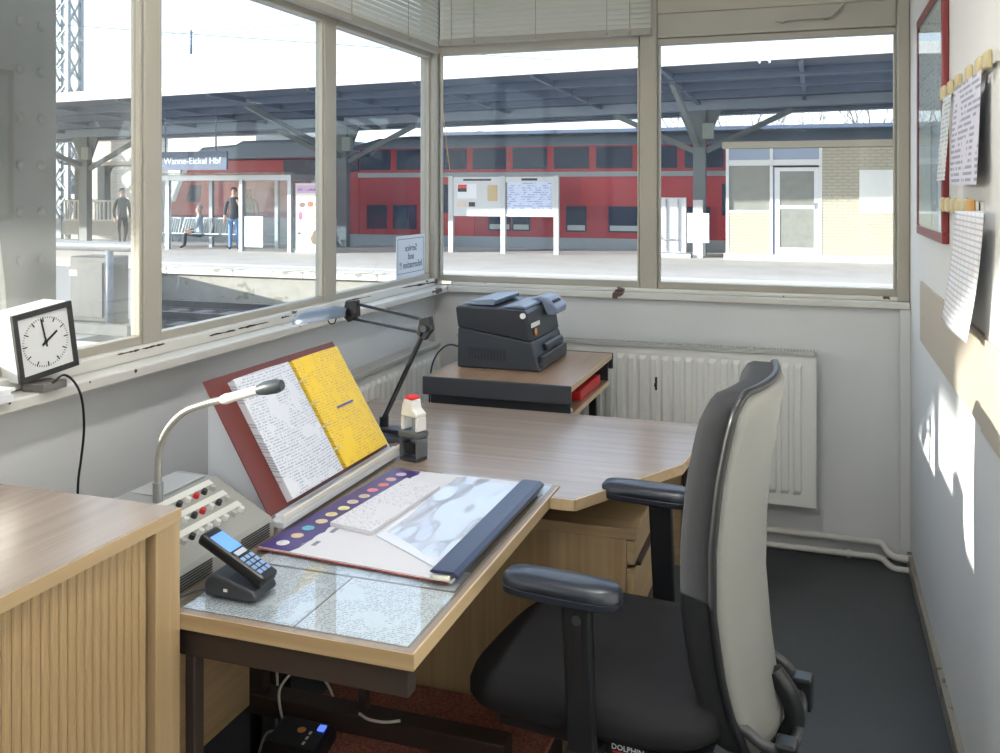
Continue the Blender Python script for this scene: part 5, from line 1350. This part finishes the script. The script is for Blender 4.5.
# ------------------------------------------------------------------ red double-deck train
tr_red = plain('train_red', (.42, .010, .030), .35, var=.12, scale=.8)
tr_red2 = plain('train_bright_red', (.55, .018, .028), .35, var=.1, scale=.8)
tr_grey = plain('train_grey', (.36, .41, .45), .4)
tr_roof = plain('train_roof', (.22, .29, .38), .5)
def rounded_roof(x0, x1, y0, y1, z0, z1, nose=0):
    """barrel roof; nose > 0 tapers the low-x end over that length"""
    mb = MB(); n = 10
    def fn(u, v):
        x = x0 + (x1 - x0) * u; k = 1 if nose <= 0 else min(1, max(0, (x - x0) / nose)) ** .5
        a = PI * v; return Vector((x, (y0 + y1) / 2 - math.cos(a) * (y1 - y0) / 2, z0 + (z1 - z0) * math.sin(a) ** .6 * k))
    mb.grid(fn, 30, n); 
    return mb
TY = 26.0
t = thing('train_carriage', 'long red double deck carriage with two rows of windows behind the notice boards', 'train', (0, 27.4, G - .545), group='red double deck train carriages')
MB().box(-13.55, 14, TY + .02, 28.8, -.06, 2.74).build('body', tr_red, t)
MB().prism([(-13.551, -.06), (-13.551, 2.70), (-13.8, 2.45), (-14.1, 1.9), (-14.2, 1.0), (-14.2, -.06)], 'y', TY + .10, 28.7).build('nose', tr_red, t, bevel=.08)
MB().prism([(-13.80, 2.60), (-13.62, 2.66), (-13.62, 2.05), (-14.09, 1.98)], 'y', TY + .06, TY + .099).build('cab_window', dark_glass, t)
rounded_roof(-14.1, 14, TY, 28.82, 2.741, 3.18, 1.2).build('roof', tr_roof, t, smooth=True)
MB().box(-13.6, 14, TY - .005, TY + .019, 1.84, 1.98).build('waist_stripe', tr_grey, t)
MB().box(-14.0, 14, TY - .01, TY + .019, -.30, .06).box(-14.0, 14, TY + .02, 28.8, -.30, -.0605).build('skirt', tr_grey, t)
MB().box(-13.8, 14, TY + .2, 28.6, -.75, -.301).build('underframe', plain('under_dark', (.03, .035, .04), .7), t)
for x0, x1, z0, z1 in ((-10.95, -10.05, -.1, 1.78),): pass
def twin(x0, x1, z0, z1, reflect):
    w_ = MB().box(x0, x1, TY + .002, TY + .0195, z0, z1).build('window', dark_glass, t)
    if reflect: MB().box(x0 + .04, x1 - .04, TY - .002, TY + .0015, z0 + .04, z0 + .19).build('pale_reflection', plain('pale_reflection', (.50, .58, .60), .4), w_)  # pale strip paints a light reflection along the window's foot
for k in range(-3, 17):
    x = -9.75 + 1.262 * k; twin(x, x + 1.05, 2.07, 2.70, False)
for x0, x1 in ((-9.25, -8.55), (-8.50, -7.95), (-6.85, -6.25), (-5.6, -4.25), (-4.1, -2.75), (-1.6, -.9), (0.2, 1.5), (1.7, 3.0), (4.2, 5.5), (6.5, 7.8), (-12.4, -11.6), (-13.3, -12.6)):
    twin(x0, x1, .24, .98, x0 > -9.3)
for x0 in (-10.95, -3.0 + .45, 8.6):
    dd = MB().box(x0, x0 + 1.25, TY - .004, TY + .0198, .061, 1.80).build('door', tr_red2, t)
    for a in (.12, .70): MB().box(x0 + a, x0 + a + .43, TY - .008, TY - .0045, .75, 1.62).build('door_pane', dark_glass, dd)
MB().box(-6.4, 1, TY + .012, TY + .0197, 1.0, 1.79).build('bright_band', tr_red2, t)
t = thing('train_carriage', 'shorter red cab carriage with a sloping front behind the glass shelter', 'train', (-17.5, 27.4, G - .545), group='red double deck train carriages')
MB().prism([(-20.85, .56), (-20.72, 1.0), (-20.05, 2.46), (-14.5, 2.46), (-14.5, .56)], 'y', TY + .02, 28.8).build('body', tr_red, t, bevel=.05)
MB().prism([(-20.95, -.05), (-20.86, .555), (-14.5, .555), (-14.5, -.05)], 'y', TY + .01, 28.8).build('lower_panel', plain('train_pale', (.58, .62, .62), .4), t, bevel=.03)
MB().prism([(-20.05, 2.465), (-19.5, 2.88), (-18.2, 2.95), (-17.9, 3.08), (-14.5, 3.08), (-14.5, 2.465)], 'y', TY + .05, 28.75).build('roof', tr_roof, t, bevel=.08)
MB().prism([(-20.70, 1.05), (-20.52, 1.05), (-19.90, 2.40), (-20.06, 2.42)], 'y', TY + .003, TY + .0195).build('white_stripe', plain('stripe_white', (.66, .66, .66), .4), t)
MB().prism([(-20.1, 1.05), (-19.55, 1.05), (-19.45, 1.62), (-19.9, 1.62)], 'y', TY + .002, TY + .0195).build('cab_window', dark_glass, t)
MB().box(-16.3, -14.6, TY + .002, TY + .0195, 1.84, 2.42).build('window', dark_glass, t)
MB().box(-18.8, -16.6, TY + .004, TY + .0195, 1.80, 1.88).build('grey_stripe', tr_grey, t)
MB().box(-18.6, -17.4, TY + .003, TY + .0195, .70, 1.60).build('door', tr_red2, t)
MB().box(-20.8, -14.5, TY + .2, 28.6, -.75, -.051).build('underframe', plain('under_dark', (.03, .035, .04), .7), t)
MB().box(-20.6, -14.5, TY - .01, TY + .009, -.30, -.0505).build('skirt', tr_grey, t)

# ------------------------------------------------------------------ stair enclosure and house behind the far left of the platform
t = thing('stair_railing', 'white baluster railing around the far stair opening', 'railing', (-25.2, 28, G))
MB().box(-27.2, -22.8, 27.95, 28.05, 1.0, 1.07).box(-27.2, -22.8, 27.95, 28.05, .28, .34).build('rail', plain('rail_white_paint', (.75, .73, .68), .5), t)
bal = MB().box(-.03, .03, -.03, .03, 0, .66).mesh('baluster', plain('rail_white_paint', (.75, .73, .68), .5))
for k in range(22): inst('baluster', bal, t, Vector((-27.1 + k * .2, 28, .341)) - t.location)
MB().box(-27.2, -22.8, 27.9, 28.1, G, .279).build('kerb_wall', plain('kerb_pale', (.55, .53, .48), .8), t)
t = thing('stair_roof', 'flat stair roof with white edge on arched dark posts', 'stair roof', (-25, 29, G))
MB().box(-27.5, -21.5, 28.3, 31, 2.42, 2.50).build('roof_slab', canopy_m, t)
MB().box(-26.2, -22.0, 28.2, 28.299, 2.38, 2.52).build('edge_strip', plain('rail_white_paint', (.75, .73, .68), .5), t)
for x in (-26.9, -25.8, -22.0):
    MB().box(x - .18, x + .18, 28.4, 28.7, G, 2.419).build('post', post_m, t)
    MB().prism([(x + .181, 2.41), (x + .65, 2.41), (x + .33, 2.30), (x + .181, 2.0)], 'y', 28.45, 28.65).build('arch_bracket', post_m, t)
t = thing('brick_house', 'pale brick house standing beyond the far stair railing', 'building', (-31, 38, G - .8))
MB().box(-46, -24, 36, 42, G - .8, 4.1).build('wall', bricked('house_brick', (.50, .46, .40), (.44, .41, .36), (.56, .53, .48), 1.0, .5, .14), t)
MB().prism([(35.6, 4.101), (42.4, 4.101), (39, 5.2)], 'x', -46.3, -23.7).build('roof', plain('house_roof', (.62, .58, .52), .8), t)
MB().box(-34.9, -33.9, 35.97, 35.999, .8, 2.2).build('window', dark_glass, t); MB().box(-38, -37, 35.97, 35.999, .8, 2.2).build('window', dark_glass, t)
MB().box(-46, -24, 35.95, 35.999, 1.0, 1.25).build('string_course', plain('kerb_pale', (.55, .53, .48), .8), t)
t = thing('shed_roof', 'long pale sunlit shed roof beyond the left carriage', 'building', (-25, 44, G - .8))
MB().box(-33, -17.2, 42.5, 47.5, G - .8, 3.75).build('wall', plain('shed_wall', (.35, .34, .32), .8), t)
MB().prism([(42, 3.751), (48, 3.751), (48, 4.6), (45.6, 4.6)], 'x', -33.5, -16.8).build('roof', plain('shed_roof', (.72, .69, .62), .8), t)
t = thing('far_canopy', 'distant dark platform canopy edge behind the train', 'canopy', (0, 40, G))
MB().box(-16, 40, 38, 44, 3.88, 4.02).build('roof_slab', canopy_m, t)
for x in range(-12, 40, 8): MB().box(x - .12, x + .12, 40.9, 41.1, G - .8, 3.879).build('post', post_m, t)

# lattice mast and overhead wires
mast_m = plain('mast_steel', (.20, .25, .30), .5, .3)
t = thing('lattice_mast', 'tall steel lattice catenary mast rising behind the canopy', 'mast', (-33.4, 34.4, G - .8))
mc = [(-34.0, 34.0), (-32.8, 34.0), (-32.8, 34.8), (-34.0, 34.8)]
for k, (x, y) in enumerate(mc): MB().box(x - (.22 if k in (0, 3) else .09), x + .09, y - .09, y + .09, G - .8, 17).build('chord', mast_m, t)
z = 0
while z < 16:
    for (a, b) in ((0, 1), (1, 2), (2, 3), (3, 0)):
        A, B = mc[a], mc[b]
        MB().bar((*A, z), (*B, z + 1.3), .07, .07).bar((*B, z), (*A, z + 1.3), .07, .07).build('lacing', mast_m, t)
    z += 1.3
for k, (pa, pb, ya, yb) in enumerate((((60, 42), (330, 22), 34, 30), ((100, 118), (430, 55), 36, 34), ((330, 44), (640, 66), 34, 40))):
    a, b = aty(*pa, ya), aty(*pb, yb); dv = (b - a)
    tag(MB().cyl(a - dv * 2, b + dv * 2, .016, n=5).build('overhead_wire', mast_m), ['overhead wire crossing the upper sky from the lattice mast', 'lower overhead wire sloping above the canopy roof', 'overhead wire above the notice boards'][k], 'wire')
t = thing('wire_insulator', 'dark insulator rod hanging in the sky beside the lattice mast', 'insulator', aty(191, 42, 31))
MB().cyl(aty(191, 30, 31), aty(191, 54, 31), .05, n=8).build('rod', mast_m, t, smooth=True)
MB().cyl(aty(191, -60, 31), aty(191, 29.5, 31), .012, n=5).build('drop_wire', mast_m, t)
for k in range(5):
    q = aty(191, 33 + 4.2 * k, 31); MB().cyl(q, q + Vector((0, 0, .03)), .085, n=10).build('disc', mast_m, t)

# bare trees beyond the canopy
bark = plain('bare_bark', (.16, .13, .11), .9)
def bare_tree(px, y, h, label, seed):
    R = random.Random(seed); b = aty(px, 190, y); base = Vector((b.x, y, G - .8))
    o = thing('bare_tree', label, 'tree', base, group='bare trees behind the canopy')
    tk = MB(); br = MB()
    def grow(p, d_, L, r, lev, mb):
        pts = [p]; q = p
        for k in range(3):
            d_ = (d_ + Vector((R.uniform(-1, 1), R.uniform(-1, 1), R.uniform(-.3, .6))) * .16).normalized(); q = q + d_ * L / 3; pts.append(q)
        mb.tube(pts, [r, r * .85, r * .7, r * .55], 5 if lev < 2 else 3)
        if lev >= 5: return
        for k in range(3 if lev < 4 else 3):
            s = pts[-1] if k == 0 else pts[R.choice((1, 2, 3))]
            nd = (d_ + Vector((R.uniform(-1, 1), R.uniform(-1, 1), R.uniform(-.35, .8))) * .75).normalized()
            grow(s, nd, L * R.uniform(.58, .8), r * .55, lev + 1, br)
    grow(base, Vector((0, 0, 1)), h * .36, .16, 0, tk)
    tk.build('trunk', bark, o); br.build('branches', bark, o)
bare_tree(700, 52, 10.2, 'bare tree behind the canopy near the back window post', 3)
bare_tree(745, 55, 11.0, 'tall bare tree behind the canopy above the kiosk door', 5)
bare_tree(850, 54, 10.6, 'bare tree behind the canopy above the blank kiosk wall', 8)
bare_tree(800, 60, 10.0, 'slight bare tree behind the canopy above the kiosk roof', 11)

# ------------------------------------------------------------------ people on the opposite platform
skin_m = plain('skin', (.50, .30, .22), .6)
def person(px, y, rot, label, top, legs, hair, pose='stand', h=1.72, x=None, z=G, long=False):
    b = aty(px, 250, y); loc = Vector((b.x if x is None else x, y, z))
    o = thing('person', label, 'person', loc, (0, 0, rot))
    V = []; E_ = []; Rr = []
    def add(p, r, par=None):
        V.append(Vector(p) * (h / 1.72)); Rr.append(r); i = len(V) - 1
        if par is not None: E_.append((par, i))
        return i
    # front of the body is -y
    sit = pose == 'sit'
    hz_ = .45 if sit else .93
    pel = add((0, 0, hz_), (.145, .11)); wa = add((0, -.01, hz_ + .16), (.135, .10), pel); chs = add((0, -.02, hz_ + .36), (.165, .115), wa)
    sh = add((0, -.01, hz_ + .49), (.12, .09), chs); nk = add((0, -.02, hz_ + .57), (.052, .052), sh); hd_ = add((0, -.035, hz_ + .66), (.072, .085), nk)
    hd2 = add((0, -.03, hz_ + .745), (.070, .082), hd_); add((0, -.02, hz_ + .79), (.04, .05), hd2)
    add((0, -.125, hz_ + .685), (.012, .014), hd_)
    for s in (-1, 1):
        hp_ = add((s * .085, 0, hz_ - .05), (.088, .092), pel)
        if sit:
            kn = add((s * .11, -.42, .47), (.062, .065), hp_); an = add((s * .11, -.44, .09), (.043, .045), kn)
        else:
            st = .06 * s if pose == 'walk' else .012 * s
            kn = add((s * .095, -.02 - st, .50), (.062, .065), hp_); an = add((s * .10, .015 + st * 1.5, .09), (.043, .045), kn)
        fy = V[an].y / (h / 1.72)
        add((s * .11, fy - .13, .045), (.042, .035), an)
        s0_ = add((s * .175, -.01, hz_ + .45), (.062, .062), sh)
        if pose == 'phone' and s == 1:
            el = add((s * .25, -.10, hz_ + .20), (.045, .047), s0_); wr = add((s * .14, -.22, hz_ + .38), (.032, .034), el); hand = Vector((-.02, -.02, .07)) 
        elif sit:
            el = add((s * .24, -.08, hz_ + .19), (.045, .047), s0_); wr = add((s * .14, -.30, hz_ + .12), (.032, .034), el); hand = Vector((-s * .02, -.07, -.01))
        else:
            el = add((s * .245, .015, hz_ + .18), (.045, .047), s0_); wr = add((s * .25, -.04, hz_ - .06), (.032, .034), el); hand = Vector((0, -.01, -.07))
        w0 = V[wr] / (h / 1.72)
        pm = add(w0 + hand, (.036, .022), wr)
        for q in range(4): 
            sd = Vector((0, (q - 1.5) * .018, 0)) if not sit else Vector(((q - 1.5) * .018, 0, 0))
            add(w0 + hand * (1.9 - .08 * abs(q - 1)) + sd, (.010, .010), pm)
        add(w0 + hand * 1.05 + Vector((0, -.045, .0)), (.011, .011), pm)
    me = bpy.data.meshes.new('body'); me.from_pydata([tuple(v) for v in V], E_, [])
    tmp = bpy.data.objects.new('body', me); COL.objects.link(tmp)
    md = tmp.modifiers.new('skin', 'SKIN'); md.use_smooth_shade = True
    tmp.modifiers.new('sub', 'SUBSURF').levels = 1
    for i, sv in enumerate(me.skin_vertices[0].data): sv.radius = Rr[i]; sv.use_root = (i == 0)
    bpy.context.view_layer.update()
    fin = bpy.data.meshes.new_from_object(tmp.evaluated_get(bpy.context.evaluated_depsgraph_get()))
    bpy.data.objects.remove(tmp); bpy.data.meshes.remove(me)
    fin.name = 'body'
    for m in (skin_m, top, legs, plain('shoe_dark', (.03, .03, .03), .6)): fin.materials.append(m)
    k_ = h / 1.72
    wrists = [Vector(V[i]) for i in range(len(V)) if Rr[i] == (.032, .034)]
    for p in fin.polygons:
        c = p.center / k_
        hand_ = any((p.center - w_).length < .13 and (p.center.z < w_.z + .01 or pose == 'phone' and p.center.z > w_.z or sit and p.center.y < w_.y) for w_ in wrists)
        if c.z > hz_ + .565 or hand_: p.material_index = 0
        elif c.z < .10: p.material_index = 3
        elif sit and (c.y < -.14 and c.z < .6) or c.z < hz_ - (.30 if long else .02): p.material_index = 2
        else: p.material_index = 1
        p.use_smooth = True
    ob = bpy.data.objects.new('body', fin); COL.objects.link(ob); ob.parent = o
    hm = MB(); c0 = Vector((0, -.012, hz_ + .745)) * k_
    def hairfn(u, v):
        a = 2 * PI * u; th_ = v * PI * .60 * (1.0 if math.sin(a) > -.3 else .62)
        return c0 + Vector((.082 * math.sin(th_) * math.cos(a), .098 * math.sin(th_) * math.sin(a), .092 * math.cos(th_) + .0)) * k_
    hm.grid(hairfn, 18, 8); hm.build('hair', hair, o, smooth=True, world=False)
    ey = MB()
    for s in (-1, 1): ey.ell(Vector((s * .030, -.118, hz_ + .715)) * k_, (.010, .006, .006), 8)
    ey.build('eyes', ink_m, o, smooth=True, world=False)
    return o
dk_hair = plain('hair_dark', (.025, .018, .014), .7); gr_hair = plain('hair_grey', (.30, .29, .28), .7)
jeans = plain('jeans', (.13, .23, .42), .8); blackc = plain('dark_coat', (.03, .032, .036), .8); palej = plain('pale_blue_jacket', (.38, .45, .50), .8)
greyt = plain('dark_trousers', (.05, .05, .06), .8); olive = plain('olive_jacket', (.20, .20, .15), .8)
person(234, 22.25, .5, 'person in black jacket and blue jeans standing before the glass shelter', blackc, jeans, dk_hair, 'phone', 1.74)
person(200, 22.58, -1.0, 'person in pale blue jacket seated inside the glass shelter', palej, greyt, gr_hair, 'sit', 1.68, z=G + .0)
person(250, 23.7, .2, 'person in olive jacket standing behind the glass shelter', olive, greyt, gr_hair, 'stand', 1.70)
person(122, 22.4, 1.2, 'person in long dark coat walking beside the far stair railing', blackc, greyt, dk_hair, 'walk', 1.72, long=True)
